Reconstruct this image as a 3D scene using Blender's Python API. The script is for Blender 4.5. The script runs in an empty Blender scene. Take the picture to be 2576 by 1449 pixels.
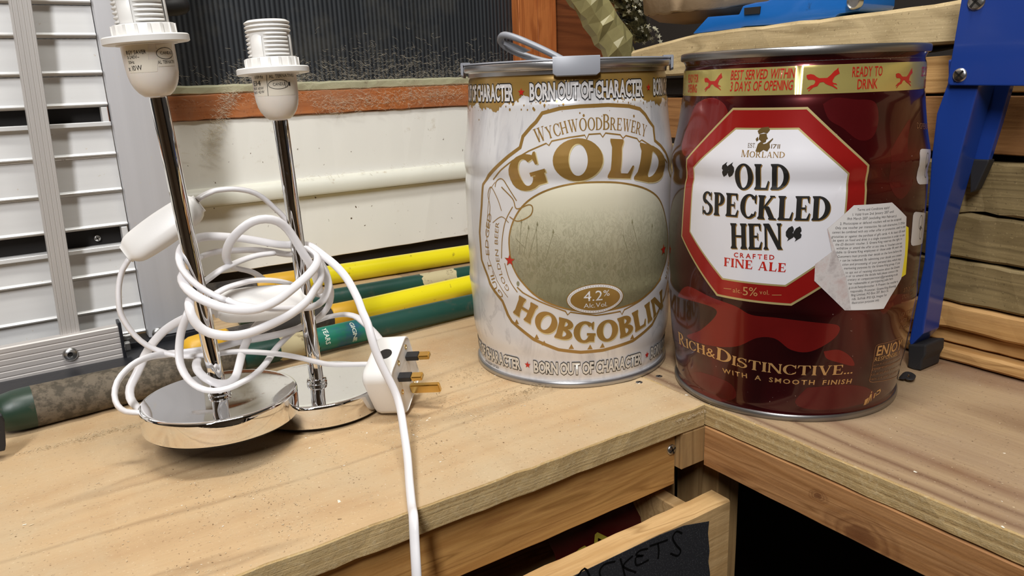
import bpy, bmesh, math, random
from math import sin, cos, pi, sqrt, atan2, radians as R
from mathutils import Vector as V, Matrix, Quaternion
from mathutils.geometry import delaunay_2d_cdt
random.seed(7)
C = bpy.context.scene.collection

# ------------------------------------------------------------------ camera, world, lights, exposure
# world frame: x along the left bench (towards the corner), y towards the window wall, z up from the worktop
TH, PITCH, ROLL, F = .5826, .2626, -.0371, 1922.66
CAM = V((-.40457, -.35975, .2348))
def w2b(x, y, z): return V((x*cos(TH)+y*sin(TH), -x*sin(TH)+y*cos(TH), z))
_r = w2b(1, 0, 0); _u = w2b(0, sin(PITCH), cos(PITCH)); _f = w2b(0, cos(PITCH), -sin(PITCH))
cr, sr = cos(ROLL), sin(ROLL)
RIGHT = _r*cr + _u*sr; UP = _u*cr - _r*sr
cam = bpy.data.cameras.new('camera'); camo = bpy.data.objects.new('camera', cam); C.objects.link(camo)
m = Matrix((RIGHT, UP, -_f)).transposed().to_4x4(); m.translation = CAM
camo.matrix_world = m
cam.sensor_width = 36; cam.lens = F*36/2576; cam.clip_start = .01
bpy.context.scene.camera = camo
vs = bpy.context.scene.view_settings
vs.view_transform = 'Standard'; vs.look = 'None'; vs.gamma = 1; vs.use_curve_mapping = False
vs.exposure = 0.0
wd = bpy.data.worlds.new('world'); bpy.context.scene.world = wd; wd.use_nodes = True
wd.node_tree.nodes['Background'].inputs[0].default_value = (.9, .85, .78, 1)
wd.node_tree.nodes['Background'].inputs[1].default_value = .02
def area(name, loc, target, sx, sy, power, col):
    l = bpy.data.lights.new(name, 'AREA'); l.shape = 'RECTANGLE'; l.size = sx; l.size_y = sy; l.energy = power; l.color = col
    o = bpy.data.objects.new(name, l); C.objects.link(o); o.location = loc
    o.rotation_euler = (V(target)-V(loc)).to_track_quat('-Z', 'Y').to_euler(); return o
area('strip_light', (-.95, -.85, 1.36), (-.2, .3, .1), .16, .9, 30, (.985, .985, 1.0))
area('strip_light', (-.22, -.08, 1.44), (-.1, .25, .05), .6, .12, 12.5, (1, .985, .94))

# ------------------------------------------------------------------ pixel rays (2576 x 1449 frame) used once, at build time, to read sizes
def ray(px, py):
    return (_f + RIGHT*((px-1288)/F) - UP*((py-724.5)/F))
def on(ax, val, px, py):
    d = ray(px, py); t = (val-CAM[ax])/d[ax]; return CAM + d*t
def far(fw, px, py):                    # at forward distance fw measured horizontally from the camera
    d = ray(px, py); h = w2b(0, 1, 0); return CAM + d*(fw/(d.dot(h)))

# ------------------------------------------------------------------ materials
MATS = {}
class N:
    def __init__(s, name):
        s.m = bpy.data.materials.new(name); s.m.use_nodes = True; s.t = s.m.node_tree; s.b = s.t.nodes['Principled BSDF']
    def n(s, ty, **k):
        x = s.t.nodes.new(ty)
        for a, v in k.items():
            if a.startswith('i_'):
                key = a[2:]; key = int(key) if key.isdigit() else key.replace('_', ' ')
                x.inputs[key].default_value = v
            else: setattr(x, a, v)
        return x
    def l(s, a, b): s.t.links.new(a, b)
    def coord(s, scale=(1, 1, 1), rot=(0, 0, 0), loc=(0, 0, 0)):
        tc = s.n('ShaderNodeTexCoord'); mp = s.n('ShaderNodeMapping')
        mp.inputs['Scale'].default_value = scale; mp.inputs['Rotation'].default_value = rot; mp.inputs['Location'].default_value = loc
        s.l(tc.outputs['Object'], mp.inputs[0]); return mp.outputs[0]
    def noise(s, vec, sc=5, det=4, rough=.55, dist=0):
        x = s.n('ShaderNodeTexNoise', i_Scale=sc, i_Detail=det, i_Roughness=rough, i_Distortion=dist)
        if vec: s.l(vec, x.inputs['Vector'])
        return x.outputs['Fac']
    def ramp(s, fac, stops):
        x = s.n('ShaderNodeValToRGB'); e = x.color_ramp.elements
        while len(e) < len(stops): e.new(.5)
        for q, (p, c) in zip(e, stops): q.position = p; q.color = (*c, 1) if len(c) == 3 else c
        s.l(fac, x.inputs[0]); return x.outputs[0]
    def mix(s, fac, a, b, mode='MIX'):
        x = s.n('ShaderNodeMix', data_type='RGBA', blend_type=mode)
        for inp, v in ((x.inputs[0], fac), (x.inputs[6], a), (x.inputs[7], b)):
            if isinstance(v, (int, float)): inp.default_value = v
            elif isinstance(v, tuple): inp.default_value = (*v, 1)
            else: s.l(v, inp)
        return x.outputs[2]
    def bump(s, h, st=.3, d=.001, prev=None):
        x = s.n('ShaderNodeBump', i_Strength=st, i_Distance=d); s.l(h, x.inputs['Height'])
        if prev: s.l(prev, x.inputs['Normal'])
        s.l(x.outputs[0], s.b.inputs['Normal']); return x.outputs[0]
    def col(s, c):
        if isinstance(c, tuple): s.b.inputs['Base Color'].default_value = (*c, 1)
        else: s.l(c, s.b.inputs['Base Color'])
    def set(s, **k):
        for a, v in k.items():
            i = s.b.inputs[a.replace('_', ' ')]
            if hasattr(v, 'is_linked') or hasattr(v, 'links'): s.l(v, i)
            else: i.default_value = v
def reg(n): MATS[n.m.name] = n.m; return n.m
G0, G1 = (0, 0, 0), (1, 1, 1)
def plain(name, col, rough=.5, metal=0, bump=0, bs=300, var=.0, spec=.5, coat=0, dirt=None, dirtsc=20, dirtlo=.55):
    n = N(name)
    c = n.coord()
    src = col
    if var:
        f = n.noise(c, 30, 5); src = n.mix(f, tuple(x*(1-var) for x in col), tuple(min(1, x*(1+var)) for x in col))
    if dirt:
        f = n.noise(c, dirtsc, 8, .7); f = n.ramp(f, [(dirtlo, G0), (dirtlo+.12, G1)]); src = n.mix(f, src, dirt)
    n.col(src); n.set(Roughness=rough, Metallic=metal)
    n.b.inputs['Specular IOR Level'].default_value = spec
    if coat: n.b.inputs['Coat Weight'].default_value = coat; n.b.inputs['Coat Roughness'].default_value = .1
    if bump: n.bump(n.noise(c, bs, 4), bump, .0006)
    return reg(n)
def wood(name, lo, hi, dk, axis=0, ring=18, streak=.5, dust=None, dustamt=.45, rough=.62, knots=(), fine=1.0, seed=0):
    n = N(name)
    s = [1, 1, 1]; s[axis] = .09
    c = n.coord(tuple(s), loc=(seed, seed*.7, seed*1.3))
    big = n.noise(c, ring*.35, 3, .5, .6)
    wv = n.n('ShaderNodeMath', operation='MULTIPLY', i_1=7.0); n.l(big, wv.inputs[0])
    fr = n.n('ShaderNodeMath', operation='PINGPONG', i_1=.5); n.l(wv.outputs[0], fr.inputs[0])
    f2 = n.n('ShaderNodeMath', operation='MULTIPLY', i_1=2.0); n.l(fr.outputs[0], f2.inputs[0])
    base = n.ramp(f2.outputs[0], [(0, lo), (.55, hi), (.8, hi), (1, tuple(x*.82 for x in lo))])
    c2 = n.coord(tuple(x*(.35 if i == axis else 1) for i, x in enumerate(s)), loc=(3+seed, 1, 2))
    fg = n.noise(c2, 520*fine, 4, .6)
    fgr = n.ramp(fg, [(.38, G0), (.62, G1)])
    base = n.mix(fgr, n.mix(.35*streak, base, dk), base)
    st = n.ramp(n.noise(c, ring*2.2, 5, .62, .4), [(.56, G0), (.7, G1)])
    ss = n.n('ShaderNodeMath', operation='MULTIPLY', i_1=streak*.55); n.l(st, ss.inputs[0])
    base = n.mix(ss.outputs[0], base, dk)
    for (kx, ky, kz), kr in knots:
        kc = n.coord(loc=(-kx, -ky, -kz)); sq = [1, 1, 1]; sq[axis] = .6
        kn = n.n('ShaderNodeMapping'); kn.inputs['Scale'].default_value = sq; n.l(kc, kn.inputs[0])
        ad = n.n('ShaderNodeVectorMath', operation='LENGTH'); n.l(kn.outputs[0], ad.inputs[0])
        nz = n.n('ShaderNodeMath', operation='MULTIPLY_ADD', i_1=.006); n.l(n.noise(kc, 90, 4), nz.inputs[0]); n.l(ad.outputs['Value'], nz.inputs[2])
        kf = n.n('ShaderNodeMapRange', i_1=.003, i_2=kr+.003); n.l(nz.outputs[0], kf.inputs[0])
        base = n.mix(n.ramp(kf.outputs[0], [(0, (.85,)*3), (.35, (.7,)*3), (.45, (.15,)*3), (.6, (.55,)*3), (.7, (.1,)*3), (.85, (.35,)*3), (1, G0)]), base, dk)
    if dust:
        c3 = n.coord()
        d = n.ramp(n.noise(c3, 9, 8, .68), [(.42, G0), (.66, G1)])
        dd = n.n('ShaderNodeMath', operation='MULTIPLY', i_1=dustamt); n.l(d, dd.inputs[0])
        base = n.mix(dd.outputs[0], base, dust)
        sp = n.ramp(n.noise(c3, 420, 2, .5), [(.66, G0), (.72, G1)])
        s2 = n.n('ShaderNodeMath', operation='MULTIPLY', i_1=.45); n.l(sp, s2.inputs[0])
        base = n.mix(s2.outputs[0], base, tuple(x*.45 for x in dk))
        sp = n.ramp(n.noise(n.coord(loc=(5, 5, 5)), 520, 2, .5), [(.66, G0), (.7, G1)])
        s2 = n.n('ShaderNodeMath', operation='MULTIPLY', i_1=.5); n.l(sp, s2.inputs[0])
        base = n.mix(s2.outputs[0], base, tuple(min(1, x*1.25) for x in dust))
    n.col(base); n.set(Roughness=rough); n.b.inputs['Specular IOR Level'].default_value = .3
    b = n.bump(fg, .35, .0005)
    n.bump(n.noise(n.coord(), 260, 5, .7), .3, .0006, b)
    return reg(n)
wood('top_wood', (.50, .335, .18), (.56, .39, .215), (.40, .22, .11), 0, 16, .28, (.54, .43, .275), .7)
wood('top_wood_dark', (.23, .13, .07), (.40, .28, .16), (.17, .09, .055), 1, 15, .5, (.33, .24, .17), .4, seed=4)
wood('rail_pine', (.44, .225, .065), (.56, .31, .10), (.24, .09, .025), 0, 60, .9, rough=.5)
_k = on(0, 0, 2165, 1350)-V((0, .02, -.2)); _k2 = on(0, 0, 2060, 1250)-V((0, .02, -.2))
wood('rail_pine_dark', (.36, .17, .06), (.47, .245, .10), (.13, .045, .016), 1, 50, .9, rough=.55, seed=2, knots=(((_k.x, _k.y, _k.z), .017), ((_k2.x, _k2.y, _k2.z), .005)))
wood('drawer_pine', (.56, .34, .14), (.68, .44, .20), (.36, .19, .07), 0, 55, .7, rough=.55, seed=7)
wood('post_pine', (.34, .20, .08), (.42, .26, .11), (.16, .08, .03), 2, 40, .7, seed=5)
wood('rough_sawn', (.44, .33, .17), (.56, .43, .235), (.28, .19, .085), 1, 60, .8, (.58, .47, .28), .3, seed=1)
wood('rough_sawn_dark', (.17, .12, .05), (.26, .19, .085), (.10, .065, .03), 1, 60, .9, (.28, .21, .10), .3, seed=3)
wood('stack_orange', (.46, .25, .085), (.58, .34, .13), (.26, .12, .04), 1, 50, .8, seed=6)
wood('stack_brown', (.25, .11, .035), (.32, .155, .055), (.13, .05, .015), 1, 55, .8, seed=8)
wood('frame_red', (.42, .125, .032), (.52, .175, .05), (.24, .06, .015), 0, 50, .9, (.30, .22, .16), .35, rough=.5, seed=9)
wood('frame_red_v', (.40, .115, .03), (.50, .165, .045), (.22, .055, .014), 2, 50, .9, rough=.45, seed=11)
wood('board_red', (.13, .036, .010), (.19, .055, .016), (.09, .02, .006), 0, 30, .6, rough=.6, seed=12)
def plyedge(name, axis):
    n = N(name)
    c = n.coord((1, 1, 1)); s = [25, 25, 25]; s[axis] = 2.2; s[2] = 330
    c = n.coord(tuple(s))
    w = n.noise(c, 1.0, 5, .6, .3)
    base = n.ramp(w, [(.3, (.24, .145, .055)), (.45, (.46, .31, .13)), (.6, (.58, .42, .20)), (.75, (.38, .24, .10))])
    f = n.noise(n.coord(), 220, 6, .75)
    base = n.mix(n.ramp(f, [(.5, G0), (.75, G1)]), base, (.60, .47, .27))
    n.col(base); n.set(Roughness=.85); b = n.bump(w, .6, .0012); n.bump(f, .7, .0012, b); return reg(n)
plyedge('ply_edge', 0); plyedge('ply_edge_y', 1)
def painted_wall():
    n = N('cream_paint'); c = n.coord()
    base = n.mix(n.noise(c, 3, 4), (.83, .815, .75), (.88, .865, .80))
    st = n.ramp(n.noise(c, 22, 8, .75), [(.60, G0), (.72, G1)])
    base = n.mix(n.mix(.5, G0, st), base, (.42, .31, .17))
    sp = n.ramp(n.noise(n.coord(loc=(2, 1, 7)), 95, 3, .6), [(.685, G0), (.71, G1)])
    base = n.mix(sp, base, (.11, .07, .035))
    n.col(base); n.set(Roughness=.45); n.bump(n.noise(c, 60, 5), .12, .001); return reg(n)
painted_wall()
plain('cream_nosing', (.76, .75, .65), .4, var=.08, dirt=(.42, .32, .19), dirtsc=45, dirtlo=.64)
plain('unlit_dark', (.014, .010, .007), .9, bump=.3)  # near-black: the unlit depth behind timbers and boards is put into the colour
plain('room_wall', (.42, .33, .24), .8, var=.2)
plain('room_ceiling', (.60, .56, .50), .8)
plain('floor_dark', (.05, .045, .04), .9)
plain('black_void', (.012, .010, .009), .9)
def alu(name, col, rough, metal=.85, fine=120, ax=0):
    n = N(name); s = [fine, fine, fine]; s[ax] = 2
    c = n.coord(tuple(s)); f = n.noise(c, 1, 4)
    sp = n.ramp(n.noise(n.coord(), 260, 3, .6), [(.70, G0), (.73, G1)])
    base = n.mix(f, tuple(x*.88 for x in col), col); base = n.mix(sp, base, (.62, .58, .52))
    n.col(base); n.set(Metallic=metal, Roughness=rough); n.bump(f, .08, .0004); return reg(n)
alu('slat_alu', (.74, .74, .73), .42, .2)
alu('post_alu', (.62, .62, .64), .42, .25, ax=2)
alu('bar_alu', (.60, .575, .55), .42, .4, ax=2)
alu('rail_alu', (.66, .62, .59), .42, .4)
plain('steel_zinc', (.55, .55, .54), .32, 1, bump=.1, dirt=(.22, .18, .13), dirtsc=200, dirtlo=.6)
plain('black_steel', (.02, .021, .025), .4, .3, bump=.15, dirt=(.16, .12, .08), dirtsc=130, dirtlo=.62)
n = N('chrome'); n.col((.86, .86, .86)); n.set(Metallic=1.0, Roughness=.045)
f = n.noise(n.coord(), 300, 5, .7); r = n.ramp(f, [(.55, (.035,)*3), (.75, (.22,)*3)]); n.l(r, n.b.inputs['Roughness']); reg(n)
plain('felt_black', (.012, .011, .012), .8)
plain('white_plastic', (.80, .785, .755), .35, bump=.05, bs=900)
plain('white_socket', (.78, .765, .73), .42)
n = N('socket_clear'); n.col((.80, .74, .66)); n.set(Roughness=.3); n.b.inputs['Subsurface Weight'].default_value = .25; n.b.inputs['Subsurface Radius'].default_value = (.01, .006, .004); reg(n)
plain('cord_white', (.78, .765, .775), .33)
plain('label_cream', (.78, .72, .60), .35)
plain('brass', (.72, .50, .17), .25, 1, bump=.1, bs=200, dirt=(.35, .22, .08), dirtsc=150, dirtlo=.66)
plain('pin_black', (.015, .015, .017), .45)
plain('ink_black', (.012, .011, .010), .45)
plain('ink_brown', (.03, .022, .018), .5)
plain('keg_grey', (.27, .28, .31), .38, .05)
plain('rim_steel', (.46, .46, .47), .3, .9, bump=.05)
plain('rim_steel_dark', (.30, .29, .28), .33, .9, bump=.05)
# white keg body: printed pearl white tin with faint grey drips
n = N('keg_white'); c = n.coord((1, 1, .28)); f = n.noise(c, 34, 5, .6, 1.6)
base = n.ramp(f, [(.30, (.54, .535, .55)), (.42, (.68, .67, .68)), (.5, (.74, .73, .73)), (.6, (.74, .73, .73)), (.63, (.60, .59, .60)), (.67, (.72, .71, .71))])
n.col(base); n.set(Roughness=.25, Metallic=.2); n.b.inputs['Coat Weight'].default_value = .35; n.b.inputs['Coat Roughness'].default_value = .12
n.bump(n.noise(n.coord(), 26, 2), .1, .0012); reg(n)
plain('print_white', (.72, .70, .69), .25, .12, coat=.35)
plain('print_gold', (.36, .21, .055), .28, .35, coat=.3)
plain('print_gold_band', (.38, .23, .06), .3, .4, coat=.3)
plain('print_gold_pale', (.70, .58, .30), .3, .3)
plain('print_olive', (.23, .21, .12), .3, .0, coat=.3, var=.3)
plain('print_cream', (.66, .62, .55), .3, .1)
plain('print_red', (.50, .02, .012), .3, .1, coat=.3)
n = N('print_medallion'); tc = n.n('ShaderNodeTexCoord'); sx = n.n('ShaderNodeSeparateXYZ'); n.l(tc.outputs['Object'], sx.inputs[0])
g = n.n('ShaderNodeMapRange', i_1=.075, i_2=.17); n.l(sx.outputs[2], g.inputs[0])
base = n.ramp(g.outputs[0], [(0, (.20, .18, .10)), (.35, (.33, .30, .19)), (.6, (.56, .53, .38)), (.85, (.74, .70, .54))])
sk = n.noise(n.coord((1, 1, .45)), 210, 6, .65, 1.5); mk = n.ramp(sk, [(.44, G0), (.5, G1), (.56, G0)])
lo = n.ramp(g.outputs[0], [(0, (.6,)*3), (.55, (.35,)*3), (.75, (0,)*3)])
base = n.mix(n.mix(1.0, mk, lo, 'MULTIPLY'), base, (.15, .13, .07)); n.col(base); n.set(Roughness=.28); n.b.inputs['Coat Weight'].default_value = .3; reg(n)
# red keg: metallic lacquer with printed feather-like darker and brighter patches
n = N('keg_red'); c = n.coord((1, 1, .8)); f = n.noise(c, 10, 1.5, .45, 1.2)
base = n.ramp(f, [(.36, (.022, .002, .003)), (.44, (.045, .003, .004)), (.50, (.055, .003, .005)), (.56, (.07, .004, .005)), (.62, (.10, .005, .006)), (.66, (.05, .003, .004))])
n.col(base); n.set(Roughness=.22, Metallic=.55); n.b.inputs['Coat Weight'].default_value = .6; n.b.inputs['Coat Roughness'].default_value = .06
sp = n.ramp(n.noise(n.coord(), 480, 2, .5), [(.75, G0), (.78, G1)]); base2 = n.mix(sp, base, (.35, .25, .22)); n.col(base2)
n.bump(n.noise(n.coord(), 22, 2), .12, .0015); reg(n)
plain('lacquer_red', (.20, .009, .008), .24, .45, coat=.5, var=.25)
plain('lacquer_deep', (.11, .006, .008), .24, .5, coat=.5, var=.3)
plain('red_ring', (.34, .012, .010), .24, .35, coat=.5)
plain('foil_gold', (.62, .52, .17), .22, .55, bump=.3, bs=40)
plain('foil_edge', (.55, .45, .20), .28, .45)
plain('panel_white', (.70, .69, .72), .25, .0, coat=.35)
plain('print_tan', (.62, .36, .14), .3, .4)
plain('print_dull', (.28, .13, .06), .35, .3)
plain('print_darkgold', (.16, .10, .03), .35, .4)
plain('sticker_white', (.66, .64, .62), .45)
n = N('sticker_torn'); f = n.noise(n.coord(), 60, 7, .7); n.col(n.ramp(f, [(.35, (.38, .33, .32)), (.5, (.58, .54, .52)), (.65, (.50, .38, .36))])); n.set(Roughness=.6); reg(n)
plain('yellow_paper', (.80, .66, .03), .5)
plain('yellow_enamel', (.80, .69, .012), .3, bump=.25, bs=60, dirt=(.16, .08, .02), dirtsc=75, dirtlo=.61, coat=.2)
plain('amber_plastic', (.66, .37, .02), .45, bump=.2, bs=80, dirt=(.22, .11, .03), dirtsc=50, dirtlo=.62)
plain('green_enamel', (.010, .060, .045), .40, bump=.2, bs=90, dirt=(.055, .075, .055), dirtsc=60, dirtlo=.56)
plain('green_cap', (.012, .035, .020), .4, bump=.1, dirt=(.07, .06, .04), dirtsc=60, dirtlo=.6)
plain('dusty_grip', (.062, .050, .033), .8, bump=.5, bs=260, dirt=(.14, .112, .078), dirtsc=130, dirtlo=.44)
plain('grey_grip', (.035, .030, .026), .75, bump=.4, bs=260, dirt=(.09, .075, .06), dirtsc=60, dirtlo=.5)
plain('teal_label', (.012, .20, .13), .35, dirt=(.02, .12, .20), dirtsc=30, dirtlo=.5)
plain('paper_label', (.50, .43, .25), .8, dirt=(.20, .15, .08), dirtsc=90, dirtlo=.55)
plain('print_pale', (.75, .85, .75), .4)
plain('blue_paint', (.013, .045, .25), .28, bump=.12, bs=150, dirt=(.16, .22, .45), dirtsc=330, dirtlo=.70, coat=.4)
plain('blue_cast', (.010, .13, .46), .25, bump=.6, bs=55, coat=.6, dirt=(.015, .05, .12), dirtsc=70, dirtlo=.62)
plain('rubber', (.018, .017, .018), .6)
plain('foil_wrap', (.27, .235, .10), .45, .05, bump=.8, bs=70, var=.4, dirt=(.32, .14, .03), dirtsc=30, dirtlo=.62)
plain('wrap_orange', (.42, .17, .03), .55, var=.3)
plain('tinsel_dark', (.16, .14, .06), .3, .7, bump=.6, bs=120, dirt=(.02, .02, .012), dirtsc=60, dirtlo=.45)
plain('tinsel_star', (.70, .66, .48), .3, .7)
plain('bark', (.30, .21, .12), .9, bump=1, bs=120, var=.3)
plain('log_under', (.20, .11, .045), .7, var=.3)
n = N('black_tape'); f = n.noise(n.coord(), 900, 3, .6); b2 = n.mix(n.ramp(f, [(.55, G0), (.72, G1)]), (.030, .030, .033), (.11, .11, .115)); n.col(b2); n.set(Roughness=.42); n.bump(n.noise(n.coord(), 60, 4), .3, .0008); reg(n)
plain('marker_black', (.004, .004, .004), .35)
plain('sawdust', (.58, .46, .29), .9, var=.25)
plain('sawdust_dark', (.22, .14, .07), .9, var=.3)
plain('sawdust_white', (.80, .74, .62), .8)
plain('web', (.50, .43, .31), .85)
plain('packet_red', (.10, .008, .006), .4, var=.3)
plain('packet_yellow', (.40, .33, .04), .4)
# twin-wall polycarbonate pane: dark ribbed translucent sheet
n = N('ribbed_pane'); c = n.coord((1, 1, .02)); w = n.n('ShaderNodeTexWave', wave_type='BANDS', bands_direction='X', i_Scale=52, i_Distortion=.6); n.l(c, w.inputs[0])
f = n.noise(c, 60, 4, .6)
base = n.ramp(w.outputs['Fac'], [(.10, (.012, .014, .017)), (.45, (.028, .032, .037)), (.95, (.050, .056, .062))]); base = n.mix(n.ramp(f, [(.4, G0), (.8, (.6,)*3)]), base, (.010, .011, .012)); base = n.mix(n.ramp(n.noise(n.coord(), 14, 6, .7), [(.5, G0), (.8, (.35,)*3)]), base, (.13, .12, .095))
n.col(base); n.set(Roughness=.32); n.bump(w.outputs['Fac'], .5, .0012); reg(n)
plain('bead_yellow', (.42, .41, .26), .5, var=.2, dirt=(.22, .19, .12), dirtsc=40, dirtlo=.58)

# ------------------------------------------------------------------ object helpers
def finish(o, label=None, cat=None, group=None, kind=None):
    if label: o['label'] = label
    if cat: o['category'] = cat
    if group: o['group'] = group
    if kind: o['kind'] = kind
    return o
def thing(name, label, cat, loc=(0, 0, 0), group=None, kind=None):
    o = bpy.data.objects.new(name, None); C.objects.link(o); o.location = loc; o.empty_display_size = .01
    return finish(o, label, cat, group, kind)
def rootloc(p):
    l = V((0, 0, 0))
    while p: l += p.location; p = p.parent
    return l
def obj(name, bm, mat, parent=None, smooth=None, label=None, loc=None):
    """links a bmesh built in world coordinates as one mesh object"""
    me = bpy.data.meshes.new(name)
    if not isinstance(bm, bmesh.types.BMesh): raise TypeError
    base = rootloc(parent); l = V(loc) if loc is not None else V((0, 0, 0))
    off = base + (l - base if loc is not None else V((0, 0, 0)))
    bmesh.ops.translate(bm, verts=bm.verts, vec=-off)
    bm.normal_update(); bm.to_mesh(me); bm.free()
    mats = mat if isinstance(mat, (list, tuple)) else [mat]
    for q in mats: me.materials.append(MATS[q])
    if smooth is not None:
        for p in me.polygons: p.use_smooth = True
        if smooth < 179: me.set_sharp_from_angle(angle=R(smooth))
    o = bpy.data.objects.new(name, me); C.objects.link(o)
    if parent: o.parent = parent
    o.location = off-base
    if label: o['label'] = label
    return o
def box(bm, x0, x1, y0, y1, z0, z1, mi=0):
    vv = [bm.verts.new((x, y, z)) for x in (x0, x1) for y in (y0, y1) for z in (z0, z1)]
    for f in ((0, 1, 3, 2), (4, 6, 7, 5), (0, 4, 5, 1), (2, 3, 7, 6), (0, 2, 6, 4), (1, 5, 7, 3)):
        fc = bm.faces.new([vv[i] for i in f]); fc.material_index = mi
    return vv
def bxm(x0, x1, y0, y1, z0, z1, bev=0, seg=1):
    bm = bmesh.new(); box(bm, x0, x1, y0, y1, z0, z1)
    if bev: bmesh.ops.bevel(bm, geom=bm.edges[:], offset=bev, segments=seg, affect='EDGES', profile=.6)
    bmesh.ops.recalc_face_normals(bm, faces=bm.faces[:])
    return bm
def extr(bm, pts, vec):
    """closed polygon (3D points) extruded along vec"""
    a = [bm.verts.new(p) for p in pts]; b = [bm.verts.new(V(p)+V(vec)) for p in pts]
    n = len(a); bm.faces.new(a); bm.faces.new(b[::-1])
    for i in range(n): bm.faces.new((a[i], b[i], b[(i+1) % n], a[(i+1) % n]))
    bmesh.ops.recalc_face_normals(bm, faces=bm.faces[:])
    return bm
def prism(pts, vec, bev=0, seg=2):
    bm = bmesh.new(); extr(bm, [V(p) for p in pts], vec)
    if bev: bmesh.ops.bevel(bm, geom=bm.edges[:], offset=bev, segments=seg, affect='EDGES', profile=.6)
    return bm
def frame_of(d):
    d = V(d).normalized(); q = V((0, 0, 1)).rotation_difference(d); return q.to_matrix()
def lathe(bm, prof, org=(0, 0, 0), axis=(0, 0, 1), seg=48, cap=True, a0=0, a1=2*pi, mi=0, facets=None):
    M = frame_of(axis); org = V(org); rings = []
    for r, h in prof:
        rings.append([bm.verts.new(org + M @ V((r*cos(a0+(a1-a0)*i/seg), r*sin(a0+(a1-a0)*i/seg), h))) for i in range(seg)])
    for p, q in zip(rings, rings[1:]):
        for i in range(seg):
            f = bm.faces.new((p[i], p[(i+1) % seg], q[(i+1) % seg], q[i])); f.material_index = mi
    if cap:
        if prof[0][0] > 1e-5: bm.faces.new(rings[0][::-1]).material_index = mi
        if prof[-1][0] > 1e-5: bm.faces.new(rings[-1]).material_index = mi
    return bm
def cyl(p0, p1, r, seg=24, bev=0, r1=None):
    p0, p1 = V(p0), V(p1); L = (p1-p0).length; r1 = r if r1 is None else r1; bm = bmesh.new()
    pr = [(r, 0), (r1, L)]
    if bev: pr = [(r-bev, 0), (r-bev*.3, bev*.3), (r, bev), (r1, L-bev), (r1-bev*.3, L-bev*.3), (r1-bev, L)]
    lathe(bm, pr, p0, p1-p0, seg); bmesh.ops.recalc_face_normals(bm, faces=bm.faces[:]); return bm
def catmull(pts, step=.003):
    out = []; n = len(pts)
    for i in range(n-1):
        p0 = pts[max(i-1, 0)]; p1 = pts[i]; p2 = pts[i+1]; p3 = pts[min(i+2, n-1)]
        k = max(2, int((p2-p1).length/step))
        for j in range(k):
            t = j/k; out.append(.5*((2*p1)+(-p0+p2)*t+(2*p0-5*p1+4*p2-p3)*t*t+(-p0+3*p1-3*p2+p3)*t**3))
    out.append(pts[-1]); return out
def tube(pts, rx, ry=None, seg=10, step=.003, twist=0, up=(0, 0, 1), spline=True, cap=True):
    """sweep of an oval section; the wide side lies along 'up' crossed with the path"""
    ry = ry or rx; P = catmull([V(p) for p in pts], step) if spline else [V(p) for p in pts]
    bm = bmesh.new(); rings = []; T0 = (P[1]-P[0]).normalized(); nrm = V(up).cross(T0)
    if nrm.length < 1e-3: nrm = V((1, 0, 0)).cross(T0)
    nrm.normalize()
    for i, p in enumerate(P):
        T = (P[min(i+1, len(P)-1)]-P[max(i-1, 0)]).normalized()
        nrm = (nrm - T*nrm.dot(T)).normalized(); bn = T.cross(nrm)
        tw = twist*i/len(P)
        rings.append([bm.verts.new(p + nrm*(rx*cos(a+tw*0)*cos(tw)-ry*sin(a)*sin(tw)) + bn*(rx*cos(a)*sin(tw)+ry*sin(a)*cos(tw))) for a in [2*pi*k/seg for k in range(seg)]])
    for p, q in zip(rings, rings[1:]):
        for i in range(seg): bm.faces.new((p[i], p[(i+1) % seg], q[(i+1) % seg], q[i]))
    if cap: bm.faces.new(rings[0][::-1]); bm.faces.new(rings[-1])
    bmesh.ops.recalc_face_normals(bm, faces=bm.faces[:]); return bm
def rough_edges(bm, amp, cuts_axis=None, n=30):
    for v in bm.verts: v.co += V((random.uniform(-1, 1), random.uniform(-1, 1), random.uniform(-1, 1)))*amp
# ------------------------------------------------------------------ setting
WY = .60                                                        # window wall plane
def board(x0, x1, y0, y1, z0, z1, axis=0, amp=.0006, step=.012, bev=.0012):
    """rectangular timber, its long arrises slightly ragged"""
    bm = bxm(x0, x1, y0, y1, z0, z1)
    L = (x1-x0, y1-y0, z1-z0)[axis]; k = max(1, int(L/step))
    lo = (x0, y0, z0)[axis]
    for i in range(1, min(k, 110)):
        co = V((0, 0, 0)); co[axis] = lo+L*i/min(k, 110); no = V((0, 0, 0)); no[axis] = 1
        bmesh.ops.bisect_plane(bm, geom=bm.verts[:]+bm.edges[:]+bm.faces[:], plane_co=co, plane_no=no)
    for v in bm.verts:
        for a in range(3):
            if a != axis: v.co[a] += random.uniform(-amp, amp)
    if bev:
        ed = [e for e in bm.edges if abs((e.verts[1].co-e.verts[0].co).normalized()[axis]) > .8]
        bmesh.ops.bevel(bm, geom=ed, offset=bev, segments=1, affect='EDGES')
    bmesh.ops.recalc_face_normals(bm, faces=bm.faces[:])
    return bm
def struct(name, bm, mat, parent=None, **k):
    o = obj(name, bm, mat, parent, **k)
    if not parent: o['kind'] = 'structure'
    return o
struct('floor', bxm(-3, 1.0, -3, .7, -.92, -.9), 'floor_dark')
struct('ceiling', bxm(-3, 1.0, -3, .7, 1.62, 1.64), 'room_ceiling')
struct('wall_front', bxm(-3, 1.0, -3.05, -3, -.9, 1.62), 'room_wall')
struct('wall_far_left', bxm(-3.05, -3, -3, .7, -.9, 1.62), 'room_wall')
struct('wall_right', bxm(.62, .65, -3, .7, -.9, 1.62), 'unlit_dark')
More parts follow.
